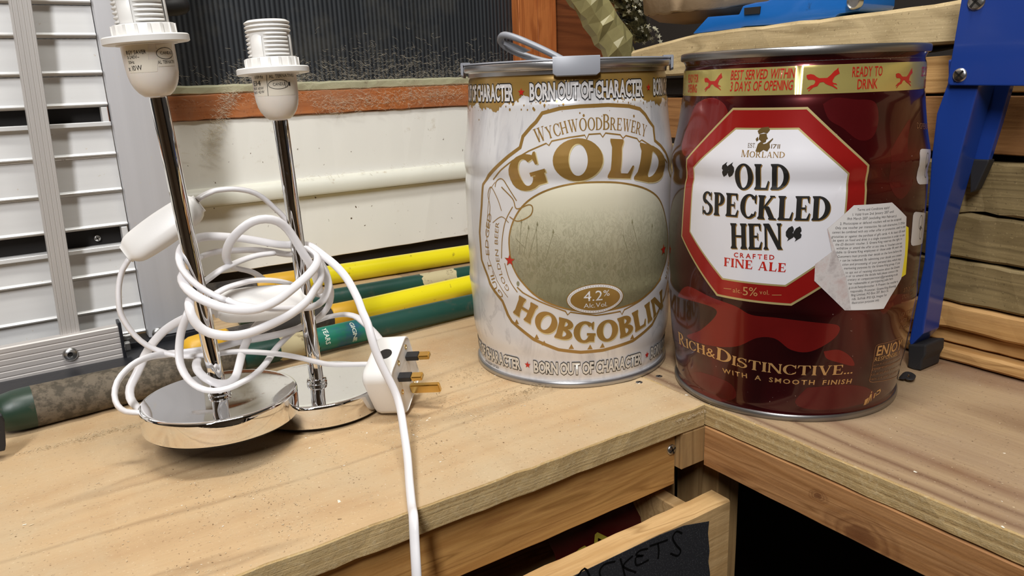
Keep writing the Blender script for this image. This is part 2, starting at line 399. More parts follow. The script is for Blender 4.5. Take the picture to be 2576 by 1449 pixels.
# window wall: cream lining board below the window, a moulded ledge across it
wl = struct('wall_left', bxm(-3, .62, WY+.012, WY+.05, -.9, .205), 'unlit_dark')
obj('panel', board(-1.2, .46, WY, WY+.011, .121, .2052, 0, .0003, .02, .0008), 'cream_paint', wl)
obj('panel', board(-1.2, .46, WY, WY+.011, .0205, .1036, 0, .0003, .02, .0008), 'cream_paint', wl)
struct('wall_left_above', bxm(-3, .62, WY+.03, WY+.05, .55, 1.62), 'room_wall')
bm = bmesh.new(); pr = []
for i in range(13):
    a = pi/2*i/12*1.0; pr.append((WY-.0005-.0105*sin(a), .1265-.0120*(1-cos(a))))
pr = [(WY+.004, .1268)] + pr + [(WY-.0108, .1075), (WY-.0092, .1050), (WY+.004, .1040)]
extr(bm, [V((-1.2, y, z)) for y, z in pr], (1.66, 0, 0))
t = struct('trim_1', bm, 'cream_nosing', smooth=40)
# window: red-brown frame, dusty bead, ribbed twin-wall pane
wn = finish(thing('window_1', None, None, (-.2, WY, .24)), kind='structure')
obj('sill', board(-1.2, .258, WY-.004, WY+.035, .2056, .2335, 0, .0005, .01, .001), 'frame_red', wn)
obj('glazing_bead', board(-1.2, .258, WY+.003, WY+.02, .2335, .2445, 0, .0006, .01, .002), 'bead_yellow', wn)
jb = obj('jamb', board(.2545, .288, WY-.004, WY+.035, .2335, .62, 2, .0003, .02, .0008), 'frame_red_v', wn)
obj('jamb', board(.289, .3235, WY-.002, WY+.035, .2056, .62, 2, .0003, .02, .0008), 'frame_red_v', wn)
obj('pane', bxm(-1.2, .256, WY+.014, WY+.02, .24, .62), 'ribbed_pane', wn, label='dark ribbed plastic window pane')
obj('head', bxm(-1.2, .3235, WY-.004, WY+.035, .55, .62), 'frame_red', wn)
bd = struct('trim_2', board(.324, .50, WY+.02, WY+.035, .02, .62, 2, .0004, .02, .0005), 'board_red')
# corner board panelling (right-hand wall face behind the timber)
struct('wall_corner', bxm(.46, .475, -.9, WY+.03, -.02, .62), 'unlit_dark')

# cobwebs in the lower corner of the window: countless threads
def webs():
    cu = bmesh.new()
    for k in range(4200):
        cx = random.gauss(.05, .13) if random.random() < .6 else random.gauss(-.11, .02)
        if cx > .245: continue
        z = (.241 if random.random() < .8 else .222)+abs(random.gauss(0, .020 if cx > -.05 else .012))
        p = V((cx, WY-.006-random.uniform(0, .004), z)); d = V((random.gauss(0, 1), random.gauss(0, .15), random.gauss(0, .7))).normalized()
        pts = [p.copy()]; ln = random.uniform(.002, .012)
        for i in range(4):
            p = p+d*ln/4; d = (d+V((random.gauss(0, .6), 0, random.gauss(0, .6)))).normalized(); pts.append(p.copy())
        w = random.uniform(.00002, .00008)
        r = []
        for q in pts: r.append((cu.verts.new(q+V((0, 0, w))), cu.verts.new(q-V((w, w, w)))))
        for a, b in zip(r, r[1:]): cu.faces.new((a[0], a[1], b[1], b[0]))
    for (x0, z0, x1, z1, nn, sp) in ((-.155, .245, -.20, .165, 600, .005), (-.06, .214, .15, .225, 900, .006), (-.1, .128, .14, .129, 70, .002)):
        for k in range(nn):
            t_ = random.random(); p = V((x0+(x1-x0)*t_+random.gauss(0, sp), WY-.0062-random.uniform(0, .003), z0+(z1-z0)*t_+random.gauss(0, sp)))
            d = V((random.gauss(0, 1), 0, random.gauss(0, 1))).normalized(); pts = [p.copy()]; ln = random.uniform(.002, .010)
            for i in range(4):
                p = p+d*ln/4; d = (d+V((random.gauss(0, .6), 0, random.gauss(0, .6)))).normalized(); pts.append(p.copy())
            w = random.uniform(.00004, .00015); r = []
            for q in pts: r.append((cu.verts.new(q+V((0, 0, w))), cu.verts.new(q-V((w, w, w)))))
            for a, b in zip(r, r[1:]): cu.faces.new((a[0], a[1], b[1], b[0]))
    o = obj('cobweb', cu, 'web'); finish(o, 'dusty cobweb threads tangled along the window sill and pane', 'cobweb', kind='stuff')
webs()

# ------------------------------------------------------------------ bench
wt = thing('worktop', 'pale dusty plywood worktop with a sawn edge under the lamps', 'worktop', (-.3, .3, 0))
bm = board(-1.3, -.0006, 0, WY+.011, -.0178, 0, 0, .00045, .012, .0009)
o = obj('board', bm, ['top_wood', 'ply_edge'], wt)
for p in o.data.polygons:
    if abs(p.normal.z) < .75: p.material_index = 1
wt2 = thing('worktop', 'darker banded plywood worktop running right under the red keg', 'worktop', (.2, .1, 0))
bm = board(.0006, .46, -1.2, WY+.011, -.0172, -.0002, 1, .0004, .012, .0009)
o = obj('board', bm, ['top_wood_dark', 'ply_edge_y'], wt2)
for p in o.data.polygons:
    if abs(p.normal.z) < .75: p.material_index = 1
bf = thing('workbench', 'pine rails and posts carrying both worktops', 'workbench', (0, .02, -.2))
obj('rail', board(-1.3, -.0225, .008, .030, -.0625, -.0185, 0, .0003, .02, .0008), 'rail_pine', bf)
obj('rail', board(.0002, .022, -1.2, -.0002, -.0505, -.0178, 1, .0003, .02, .0008), 'rail_pine_dark', bf, label='reddish pine rail of the right-hand bench')
obj('block', board(-.0215, .0215, .0006, .045, -.0475, -.0182, 0, .0003, .02, .001), 'post_pine', bf)
obj('post', board(-.0215, .004, .032, .07, -.9, -.0182, 2, .0003, .03, .001), 'post_pine', bf)
obj('post', board(.024, .05, .006, .05, -.9, -.0182, 2, .0003, .03, .001), 'post_pine', bf)
obj('post', board(.40, .44, -.5, -.46, -.9, -.0182, 2, .0003, .03, .001), 'post_pine', bf)
obj('post', board(-1.25, -1.2, .03, .07, -.9, -.0182, 2, .0003, .03, .001), 'post_pine', bf)
def screw(name, loc, axis, r, parent=None, mat='steel_zinc', slot=True, dome=.35, angle=.4):
    axis = V(axis).normalized(); bm = bmesh.new()
    lathe(bm, [(r, -r*.5), (r, 0), (r*.93, r*dome*.45), (r*.7, r*dome*.85), (r*.36, r*dome), (0.00001, r*dome)], loc, axis, 28, cap=False)
    o = obj(name, bm, mat, parent, smooth=50)
    if slot:
        bm = bmesh.new(); M = frame_of(axis) @ Matrix.Rotation(angle, 3, 'Z')
        for a, b in ((.78, .13), (.13, .78)):
            vv = box(bm, -r*a, r*a, -r*b, r*b, r*dome*.55, r*dome*1.06)
        for v in bm.verts: v.co = M @ v.co + V(loc)
        obj('slot', bm, 'ink_black', o)
    return o
screw('screw', on(1, .0078, 1689, 1131), (0, -1, 0), .0042, bf)
for px, py in ((1608, 961), (1658, 946)):
    P = on(2, 0, px, py); screw('screw', P+V((0, 0, -.0002)), (0, 0, 1), .0029, wt if P.x < 0 else wt2, dome=.12)

# drawer pulled out under the corner
dz = -.075
dr = thing('drawer', 'pulled-out pine drawer with a black tape label under the bench', 'drawer', (-.2, .1, -.12))
obj('front_panel', board(-.42, .0105, -.018, .0015, -.19, dz, 0, .0004, .012, .0012), 'drawer_pine', dr)
obj('side_panel', board(-.0245, -.0125, .0018, .40, -.18, dz-.004, 1, .0003, .02, .001), 'drawer_pine', dr)
obj('side_panel', board(-.41, -.398, .0018, .40, -.18, dz-.004, 1, .0003, .02, .001), 'drawer_pine', dr)
obj('base_panel', bxm(-.397, -.025, .0018, .40, -.185, -.180), 'drawer_pine', dr)
tp = [on(1, -.0184, *q) for q in ((1283, 1530), (1358, 1495), (1454, 1443), (1560, 1392), (1660, 1345), (1720, 1322), (1783, 1311), (1780, 1340), (1784, 1385), (1781, 1412), (1785, 1440), (1786, 1478), (1600, 1600), (1420, 1700))]
tl = obj('tape_label', prism(tp, (0, -.0004, 0)), 'black_tape', dr, label='black tape label with marker lettering')
#LETTERS_TAPE
rp = thing('snack_packet', 'crumpled red packet with yellow lettering inside the open drawer', 'packet', (-.06, .05, -.1))
bm = bmesh.new(); vv = []
for i in range(9):
    for j in range(6): vv.append(bm.verts.new(V((-.115+.085*i/8, .03+.02*j/5+random.uniform(-.003, .003), -.112+.026*j/5+random.uniform(-.003, .003)))))
for i in range(8):
    for j in range(5): bm.faces.new((vv[i*6+j], vv[(i+1)*6+j], vv[(i+1)*6+j+1], vv[i*6+j+1]))
bmesh.ops.solidify(bm, geom=bm.faces[:], thickness=.004)
obj('wrapper', bm, 'packet_red', rp, smooth=60)
#LETTERS_PACKET
o = obj('bracket', prism([V((-.235, .03, -.105)), V((-.222, .03, -.088)), V((-.212, .03, -.09)), V((-.205, .03, -.12)), V((-.214, .03, -.13)), V((-.225, .03, -.11))], (0, .03, 0), .001), 'steel_zinc'); finish(o, 'pale metal bracket lying in the open drawer', 'bracket')
o = obj('offcut', board(-.30, -.255, .02, .09, -.14, -.112, 1, .0006), 'rough_sawn_dark'); finish(o, 'small dark wood offcut at the left inside the drawer', 'offcut')

# ------------------------------------------------------------------ surfaces of revolution that carry print
class Rev:
    def __init__(s, org, prof, M=None, seg=256, a0=None):
        s.o = V(org); s.p = prof; s.M = M or Matrix.Identity(3); s.Mi = s.M.inverted(); s.seg = seg
        s.rr = max(r for z, r in prof)
        d = s.Mi @ (CAM-s.o); s.a0 = atan2(d.y, d.x) if a0 is None else a0
    def r(s, z):
        p = s.p
        if z <= p[0][0]: return p[0][1]
        for (z0, r0), (z1, r1) in zip(p, p[1:]):
            if z <= z1: return r0+(r1-r0)*(z-z0)/max(z1-z0, 1e-9)
        return p[-1][1]
    def pt(s, u, z, off=0):
        a = s.a0+u/s.rr; r = s.r(z)+off; return s.o + s.M @ V((r*cos(a), r*sin(a), z))
    def hit(s, px, py):
        o = s.Mi @ (CAM-s.o); d = s.Mi @ ray(px, py); r = s.rr; A = d.x*d.x+d.y*d.y; B = o.x*d.x+o.y*d.y
        for k in range(12):
            Cc = o.x*o.x+o.y*o.y-r*r; q = B*B-A*Cc
            t_ = (-B-sqrt(max(q, 0)))/A; P = o+d*t_; r = .5*r+.5*s.r(P.z)
        a = atan2(P.y, P.x)-s.a0; a = (a+pi) % (2*pi)-pi
        return (a*s.rr, P.z)
    def mesh(s, pts=None, seg=None):
        bm = bmesh.new(); seg = seg or s.seg; rings = []
        for z, r in (pts or s.p):
            rings.append([bm.verts.new(s.o+s.M @ V((r*cos(2*pi*i/seg), r*sin(2*pi*i/seg), z))) for i in range(seg)])
        for p, q in zip(rings, rings[1:]):
            for i in range(seg): bm.faces.new((p[i], p[(i+1) % seg], q[(i+1) % seg], q[i]))
        return bm
    def decal(s, flat, off, du=.003):
        """flat: bmesh in (u, z, 0); sliced so that it follows the surface, then wrapped"""
        bm = flat
        if not bm.verts: return bm
        us = [v.co.x for v in bm.verts]; zs = [v.co.y for v in bm.verts]
        u0, u1, z0, z1 = min(us), max(us), min(zs), max(zs)
        for k in range(math.ceil(u0/du), math.floor(u1/du)+1):
            bmesh.ops.bisect_plane(bm, geom=bm.verts[:]+bm.edges[:]+bm.faces[:], plane_co=(k*du, 0, 0), plane_no=(1, 0, 0))
        for z, r in s.p:
            if z0 < z < z1: bmesh.ops.bisect_plane(bm, geom=bm.verts[:]+bm.edges[:]+bm.faces[:], plane_co=(0, z, 0), plane_no=(0, 1, 0))
        for v in bm.verts: v.co = s.pt(v.co.x, v.co.y, off)
        bmesh.ops.recalc_face_normals(bm, faces=bm.faces[:])
        bm.normal_update()
        if bm.faces:
            c = s.o + s.M @ V((0, 0, .1))
            f = max(bm.faces, key=lambda q: q.calc_area()); ax = s.M @ V((0, 0, 1)); w = f.calc_center_median()-s.o; w = w-ax*w.dot(ax)
            if f.normal.dot(w) < 0: bmesh.ops.reverse_faces(bm, faces=bm.faces[:])
        return bm
def union2d(polys):
    """union of overlapping 2D polygons as (verts, faces)"""
    vs, fs = [], []
    for p in polys:
        if sum(p[i-1][0]*p[i][1]-p[i][0]*p[i-1][1] for i in range(len(p))) < 0: p = p[::-1]
        b = len(vs); vs += [V((x, y)) for x, y in p]; fs.append(list(range(b, b+len(p))))
    if len(polys) == 1 and len(polys[0]) <= 4: return vs, fs
    r = delaunay_2d_cdt(vs, [], fs, 1, 1e-6)
    return [v for v in r[0]], [list(f) for f, o in zip(r[2], r[5]) if o]
def add2d(bm, vf, fn):
    vs, fs = vf; vv = [bm.verts.new((*fn(v[0], v[1]), 0)) for v in vs]
    for f in fs:
        try: bm.faces.new([vv[i] for i in f])
        except ValueError: pass
def flat(polys):
    bm = bmesh.new(); add2d(bm, union2d(polys), lambda x, y: (x, y)); return bm
# --- glyphs: sans from the built-in font, serif drawn here
_g = {}
def sans(ch, off=0.0):
    k = (ch, off)
    if k not in _g:
        cu = bpy.data.curves.new('t', 'FONT'); cu.body = ch; cu.offset = off; cu.resolution_u = 2
        o = bpy.data.objects.new('t', cu); C.objects.link(o); dg = bpy.context.evaluated_depsgraph_get()
        me = o.evaluated_get(dg).to_mesh(); s = 1/.729
        vs = [(v.co.x*s, v.co.y*s) for v in me.vertices]; fs = [list(p.vertices) for p in me.polygons]
        o.evaluated_get(dg).to_mesh_clear(); bpy.data.objects.remove(o); bpy.data.curves.remove(cu)
        if vs:
            x0 = min(v[0] for v in vs); x1 = max(v[0] for v in vs)
        else: x0 = 0; x1 = .32
        if off:
            b = sans(ch, 0.0); x0 = b[3]; x1 = b[3]+b[2]
        _g[k] = ([(x-x0, y) for x, y in vs], fs, x1-x0, x0)
    return _g[k]
def arc(cx, cy, rx, ry, a0, a1, th, tv, n=18):
    out = []; P = []
    for i in range(n+1):
        a = R(a0+(a1-a0)*i/n); P.append(((cx+rx*cos(a), cy+ry*sin(a)), (cx+(rx-th)*cos(a), cy+(ry-tv)*sin(a))))
    for p, q in zip(P, P[1:]): out.append([p[0], q[0], q[1], p[1]])
    return out
def rc(x0, y0, x1, y1): return [(x0, y0), (x1, y0), (x1, y1), (x0, y1)]
def dg_(x0, y0, x1, y1, w): return [(x0, y0), (x0+w, y0), (x1+w, y1), (x1, y1)]
def serif(ch, T=.2, t=.07, s=.07):
    k = (ch, T, t, s)
    if k in _g: return _g[k]
    h = t*.85; P = []
    def st(x, y0=0, y1=1, w=T, b=1, tp=1):
        P.append(rc(x, y0, x+w, y1))
        if b: P.append([(x-s, y0), (x+w+s, y0), (x+w+s, y0+h*.6), (x+w, y0+h*1.9), (x, y0+h*1.9), (x-s, y0+h*.6)])
        if tp: P.append([(x-s, y1), (x-s, y1-h*.6), (x, y1-h*1.9), (x+w, y1-h*1.9), (x+w+s, y1-h*.6), (x+w+s, y1)])
    A = lambda *a: P.extend(arc(*a))
    if ch == 'A':
        P += [dg_(.06, 0, .36, 1, t), dg_(.62, 0, .36-.02, 1, T*.95), rc(.2, .28, .66, .28+t), rc(0, 0, .06+t+s, h), rc(.62-s, 0, .62+T+s, h)]
    elif ch == 'B': st(.06); A(.3, .745, .36, .255, -90, 90, T*.9, t); A(.3, .275, .42, .275, -90, 90, T, t); P += [rc(.1, 0, .32, t), rc(.1, 1-t, .32, 1), rc(.1, .49, .32, .49+t)]
    elif ch in 'CG':
        A(.46, .5, .46, .52, 42, 318 if ch == 'C' else 335, T*1.05, t); P.append([(.76, .64), (.82, .64), (.82, 1.0), (.77, 1.0), (.70, .88)])
        if ch == 'C': P.append([(.78, .30), (.84, .32), (.80, .10), (.70, .12)])
        else: P += [rc(.68, .06, .68+T*.85, .46), rc(.56, .46-h, .68+T*.85+s*.8, .46)]
    elif ch == 'D': st(.06); A(.28, .5, .58, .5, -90, 90, T*1.05, t); P += [rc(.1, 0, .3, t), rc(.1, 1-t, .3, 1)]
    elif ch in 'EF':
        st(.06); P += [rc(.1, 1-t, .62, 1), rc(.1, .5-t/2, .5, .5+t/2), [(.62, 1), (.66, 1), (.66, .72), (.62, .72), (.55, 1-t)], rc(.47, .36, .51, .64)]
        if ch == 'E': P += [rc(.1, 0, .66, t), [(.66, 0), (.72, .3), (.67, .3), (.56, t)]]
    elif ch == 'H': st(.06); st(.62); P.append(rc(.1, .5-t/2, .7, .5+t/2))
    elif ch == 'I': st(.06)
    elif ch == 'J': st(.16, .1, 1, T, 0); A(.06, .1, .3, .2, 270, 360, T, t)
    elif ch == 'K': st(.06); P += [dg_(.2, .42, .66, 1, t*1.3), dg_(.62, 0, .3, .55, T*1.05), rc(.58, 1-h, .82, 1), rc(.55, 0, .92, h)]
    elif ch == 'L': st(.06); P += [rc(.1, 0, .66, t), [(.66, 0), (.72, .34), (.67, .34), (.56, t)]]
    elif ch == 'M': st(.06, w=t*1.3); st(.86); P += [dg_(.42, 0, .06, 1, T*.95), dg_(.5, 0, .86, 1, t)]
    elif ch == 'N': st(.06, w=t*1.4); st(.74, w=t*1.4); P.append(dg_(.70, 0, .06, 1, T))
    elif ch == 'O' or ch == '0': A(.48, .5, .48, .52, 0, 360, T*1.1, t, 32)
    elif ch in 'PR':
        st(.06); A(.3, .72, .36, .28, -90, 90, T, t); P += [rc(.1, 1-t, .32, 1), rc(.1, .44, .32, .44+t)]
        if ch == 'R': P += [dg_(.60, 0, .3, .46, T), rc(.60, 0, .88, h)]
    elif ch == 'S':
        A(.36, .74, .33, .28, 25, 250, T*.85, t*1.1); A(.36, .265, .37, .285, 70, -158, T*.9, t*1.1); P += [[(.08, .72), (.22, .5), (.6, .42), (.62, .28), (.5, .40), (.2, .56)], [(.18, .62), (.14, .7), (.3, .66), (.66, .44), (.72, .28), (.55, .33)], rc(.60, .66, .65, 1.0), rc(.02, 0, .07, .36)]
    elif ch == 'T': st(.3, tp=0); P += [rc(.02, 1-t, .78, 1), [(.02, 1), (-.02, .7), (.03, .7), (.12, 1-t)], [(.78, 1), (.82, .7), (.77, .7), (.68, 1-t)]]
    elif ch == 'U': st(.06, .3, 1, T, 0); st(.66, .3, 1, t*1.3, 0); A(.4, .32, .34, .34, 180, 360, T*.9, t)
    elif ch == 'V': P += [dg_(.36, 0, .03, 1, T), dg_(.42, 0, .70, 1, t), rc(-.04, 1-h, .32, 1), rc(.6, 1-h, .86, 1)]
    elif ch == 'W': P += [dg_(.28, 0, .03, 1, T*.95), dg_(.34, 0, .56, .98, t), dg_(.72, 0, .48, 1, T*.95), dg_(.78, 0, 1.04, 1, t), rc(-.04, 1-h, .3, 1), rc(.94, 1-h, 1.2, 1), rc(.4, 1-h, .72, 1)]
    elif ch == 'Y': st(.32, 0, .5, T, 1, 0); P += [dg_(.32, .44, .02, 1, T), dg_(.42, .46, .68, 1, t*1.1), rc(-.05, 1-h, .3, 1), rc(.58, 1-h, .84, 1)]
    else: return sans(ch)
    vs, fs = union2d(P); x0 = min(v[0] for v in vs); x1 = max(v[0] for v in vs)
    _g[k] = ([(v[0]-x0, v[1]) for v in vs], fs, x1-x0, 0)
    return _g[k]
def lay(bm, text, path, cap, glyph, gap=.12, fit=True, slant=0, xs=1.0, big=None, shift=(0, 0), space=.34, center=False):
    """glyphs along a polyline path in flat coordinates"""
    P = [V(p) for p in path]; L = [0]
    for a, b in zip(P, P[1:]): L.append(L[-1]+(b-a).length)
    gl = [glyph(c) if c != ' ' else None for c in text]
    sc = [(big or {}).get(i, 1.0) for i in range(len(text))]
    tot = sum(((g[2] if g else space)*k) for g, k in zip(gl, sc))+gap*(len(gl)-1)
    k = L[-1]/tot if fit else cap*xs; x = 0 if not center else (L[-1]-tot*k)/2
    def at(s_):
        s_ = max(-1, s_)
        for i in range(len(P)-1):
            if s_ <= L[i+1] or i == len(P)-2:
                d = (P[i+1]-P[i]); d = d/max(d.length, 1e-9); return P[i]+d*(s_-L[i]), d
    for g, c in zip(gl, sc):
        w = (g[2] if g else space)*k*c
        if g:
            o, d = at(x+w/2); nn = V((-d.y, d.x))
            add2d(bm, (g[0], g[1]), lambda gx, gy: tuple(o + d*(gx*k*c-w/2+slant*gy*cap+shift[0]) + nn*(gy*cap*c+shift[1])))
        x += w+gap*k
def smooth_path(pts, n=8):
    P = [V((p[0], p[1], 0)) for p in pts]
    if len(P) < 3: return [(p.x, p.y) for p in P]
    out = []
    for i in range(len(P)-1):
        p0 = P[max(i-1, 0)]; p1 = P[i]; p2 = P[i+1]; p3 = P[min(i+2, len(P)-1)]
        for j in range(n):
            t_ = j/n; q = .5*((2*p1)+(-p0+p2)*t_+(2*p0-5*p1+4*p2-p3)*t_*t_+(-p0+3*p1-3*p2+p3)*t_**3); out.append((q.x, q.y))
    out.append((P[-1].x, P[-1].y)); return out
def band(path, w, closed=False):
    P = [V(p) for p in path]; n = len(P); out = []; pr = []
    for i, p in enumerate(P):
        a = P[(i-1) % n] if closed or i else P[0]; b = P[(i+1) % n] if closed or i < n-1 else P[-1]
        d = (b-a); d = d/max(d.length, 1e-9); q = V((-d.y, d.x))*w/2; pr.append(((p+q)[:], (p-q)[:]))
    rng = range(n if closed else n-1)
    for i in rng: a, b = pr[i], pr[(i+1) % n]; out.append([a[0], b[0], b[1], a[1]])
    return out
def star(cx, cy, r, rot=0):
    return [(cx+(r if i % 2 == 0 else r*.42)*cos(pi/2+rot+pi*i/5), cy+(r if i % 2 == 0 else r*.42)*sin(pi/2+rot+pi*i/5)) for i in range(10)]
def starmesh(bm, cx, cy, r): add2d(bm, union2d([star(cx, cy, r)]), lambda x, y: (x, y))
def ell(cx, cy, rx, ry, n=40, rot=0):
    return [(cx+rx*cos(2*pi*i/n)*cos(rot)-ry*sin(2*pi*i/n)*sin(rot), cy+rx*cos(2*pi*i/n)*sin(rot)+ry*sin(2*pi*i/n)*cos(rot)) for i in range(n)]
# ------------------------------------------------------------------ kegs
def keg(name, label, xy, prof, bodymat, rimmat, dz=0):
    t_ = thing(name, label, 'keg', (xy[0], xy[1], 0), None)
    S = Rev((xy[0], xy[1], 0), prof)
    obj('body', S.mesh(), bodymat, t_, smooth=180)
    r = [(.0, .0795), (.0, .0818), (.0006, .0826), (.002, .0830), (.0038, .0829), (.0048, .0822), (.0049, prof[0][1]-.001)]
    bm = S.mesh(r, 160); bmesh.ops.contextual_create(bm, geom=[v for v in bm.verts if abs(v.co.z) < 1e-6 and (v.co.xy-V(xy)).length < .0797]) if False else None
    obj('bottom_rim', bm, rimmat, t_, smooth=50)
    r = [(.2431, .0790), (.2431, .0812), (.2434, .0826), (.2445, .0831), (.2472, .0831), (.2483, .0826), (.2486, .0816), (.2482, .0806), (.247, .0802), (.2395, .0798), (.2392, .079), (.2395, .03), (.2395, .00001)]
    bm = S.mesh([(z+dz, q) for z, q in r], 160); obj('top_rim', bm, rimmat, t_, smooth=50)
    return t_, S
KW = [(.0046, .0808), (.0065, .0799), (.009, .0806), (.0115, .0812), (.014, .0814), (.0225, .0818), (.026, .0826), (.030, .0836), (.034, .0842), (.04, .0846), (.05, .0848), (.06, .0852), (.066, .0857), (.070, .0862), (.074, .0866), (.078, .0866), (.082, .0861), (.086, .0858), (.092, .0860), (.10, .0862), (.13, .0863), (.15, .0862), (.157, .0860), (.161, .0855), (.1635, .0850), (.166, .0852), (.169, .0858), (.173, .0862), (.177, .0861), (.182, .0855), (.188, .0845), (.195, .0834), (.203, .0824), (.211, .0816), (.2155, .0812), (.218, .0812), (.2195, .0808), (.2215, .0800), (.2235, .0796), (.2345, .0795), (.237, .0792), (.239, .0784), (.241, .0790), (.2431, .0805)]
KR = [(.0046, .0815), (.0065, .0806), (.009, .0815), (.0115, .0822), (.020, .0832), (.0275, .0838), (.031, .0846), (.036, .0855), (.043, .0862), (.05, .0868), (.06, .0876), (.068, .0882), (.074, .0888), (.078, .0892), (.081, .0893), (.084, .0890), (.088, .0887), (.094, .0889), (.10, .0890), (.12, .0892), (.14, .0891), (.155, .0888), (.161, .0884), (.165, .0875), (.169, .0877), (.173, .0884), (.178, .0884), (.182, .0878), (.187, .0867), (.192, .0856), (.20, .0842), (.208, .0830), (.214, .0822), (.2185, .0816), (.220, .0811), (.2367, .0808), (.2385, .0804), (.2405, .0797), (.2425, .0800), (.2446, .0812)]
wk, SW = keg('beer_keg', 'white and gold beer keg with a grey folding carry handle', (-.0083, .1501), KW, 'keg_white', 'rim_steel')
rk, SR = keg('beer_keg', 'dark red beer keg with a white octagonal label', (.0842, -.0023), KR, 'keg_red', 'rim_steel_dark', .0014)
L0, DL = .00008, .00007
def put(S, parent, name, bm, mat, layer, label=None): return obj(name, S.decal(bm, L0+DL*layer), mat, parent, smooth=180, label=label)
def hs(S, pts): return [S.hit(*p) for p in pts]
# ---- white keg print
H = lambda *p: hs(SW, p)
ul, _ = SW.hit(1182, 260)
per = SW.hit(1630, 219)[0]-SW.hit(1312, 232)[0]
# gold shoulder band with a splashed lower edge, all round
UM = pi*SW.rr; polys = []
nseg = 420; top = .2400
lowz = []
for i in range(nseg+1):
    u = -UM+2*UM*i/nseg; a = u/SW.rr
    z = .2215+.0045*sin(a*3+1.2)+.0022*sin(a*11+.4)+.0016*sin(a*29)+random.uniform(-.0016, .0010)
    z += .006*math.exp(-((a+.02)/.28)**2)
    lowz.append((u, min(z, .2345)))
bm = bmesh.new()
tv = [bm.verts.new((u, top, 0)) for u, z in lowz]; lv = [bm.verts.new((u, z, 0)) for u, z in lowz]
for i in range(nseg): bm.faces.new((lv[i], lv[i+1], tv[i+1], tv[i]))
put(SW, wk, 'gold_band', bm, 'print_gold_band', 0)
bm = bmesh.new()
for k in range(130):
    u = random.uniform(-.12, .12); z = .2215-abs(random.gauss(0, .005)); r_ = random.choice((.0003, .0004, .0006, .0009))
    add2d(bm, ([(x, y) for x, y in ell(u, z, r_, r_*1.3, 7)], [list(range(7))]), lambda x, y: (x, y))
o = put(SW, wk, 'gold_splashes', bm, 'print_gold', 0); o['kind'] = 'stuff'
# faint tall grey drips
bm = bmesh.new()
# outer shield
shield = [(1348.4, 307), (1364, 284.6), (1409, 272.6), (1460.6, 267.4), (1529.6, 264), (1581, 266.7), (1609, 274), (1622.7, 288), (1633, 305), (1643.4, 319), (1647, 353.7), (1662, 367), (1674, 384), (1682, 410), (1685, 440)]
shield_b = [(1681, 700), (1672, 745), (1660.7, 771), (1640, 816), (1591.7, 857), (1515.8, 881), (1460.6, 886), (1405, 879.5), (1343, 853.7), (1288, 808.8), (1277.7, 791.5), (1264, 757), (1232.8, 712), (1212, 653.5), (1207, 584.5), (1212, 515.8), (1215.6, 464), (1229, 443), (1246.6, 422.7), (1281, 391.6), (1308.7, 371), (1315.6, 343), (1336, 319)]
A_ = hs(SW, shield); B_ = hs(SW, shield_b)
umx = max(p[0] for p in A_)+.004
mid_r = [(umx+.004, .155), (umx+.007, .12), (umx+.005, .09)]
outer = A_+mid_r+B_
put(SW, wk, 'label_panel', flat([outer]), 'print_white', 0)
put(SW, wk, 'label_border', flat(band(outer, .0027, True)), 'print_gold', 1)
spk = bmesh.new()
for px, py, d in ((1369, 866, 1), (1437, 875, 1), (1484, 876, 1), (1515, 872, 1), (1590, 850, 1), (1350, 850, 1), (1300, 812, 1)):
    u, z = SW.hit(px, py); add2d(spk, ([(u-.0022, z-.001), (u+.0022, z-.001), (u+.0002, z+.0032)], [[0, 1, 2]]), lambda x, y: (x, y))
put(SW, wk, 'border_spikes', spk, 'print_gold', 1)['kind'] = 'stuff'
inner1 = H((1241, 452), (1260, 428), (1288, 405), (1330, 380), (1374, 360.6), (1381, 366), (1388, 355), (1430, 346), (1471, 340), (1476, 350), (1481, 338), (1510, 336), (1516, 345), (1523, 334.7), (1560, 339), (1567, 348), (1574, 341), (1602, 348.5), (1608, 357), (1614, 352), (1643.4, 371), (1665, 392), (1678, 410))
bm = flat(band(inner1, .0011)); 
inn2 = H((1246, 458), (1234, 475), (1228, 520), (1224, 590), (1230, 650), (1250, 705), (1278, 748))
add = flat(band(inn2, .0006)); 
for f in [add]:
    me = bpy.data.meshes.new('x'); f.to_mesh(me); bm.from_mesh(me); bpy.data.meshes.remove(me); f.free()
put(SW, wk, 'banner_line', bm, 'print_gold', 1)
# medallion (battle scene print) with lines
med = smooth_path(H((1283, 640), (1281, 600), (1290, 560), (1312, 522), (1345, 494), (1390, 474), (1450, 461), (1520, 458), (1575, 462), (1626, 476), (1657, 500), (1672, 540), (1680, 600), (1676, 650), (1660, 700), (1630, 738), (1590, 764), (1500, 784), (1422, 776), (1357, 750), (1310, 705), (1290, 670)), 4)
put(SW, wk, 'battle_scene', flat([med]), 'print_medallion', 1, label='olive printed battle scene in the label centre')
put(SW, wk, 'medallion_line', flat(band(med, .0014, True)), 'print_gold', 2)
m2 = smooth_path(H((1262, 650), (1264, 600), (1272, 556), (1290, 520)), 6)
m3 = smooth_path(H((1270, 662), (1283, 705), (1302, 735)), 6)
bn = H((1301, 722), (1315.6, 736), (1357, 758), (1422.6, 783), (1428, 792), (1435, 785), (1500, 793), (1560, 783), (1564, 791), (1570, 779), (1609, 757), (1640, 730), (1662, 700))
put(SW, wk, 'banner_line', flat(band(m2, .0008)+band(m3, .0008)+band(bn, .0011)), 'print_gold', 3)
sp_ = []
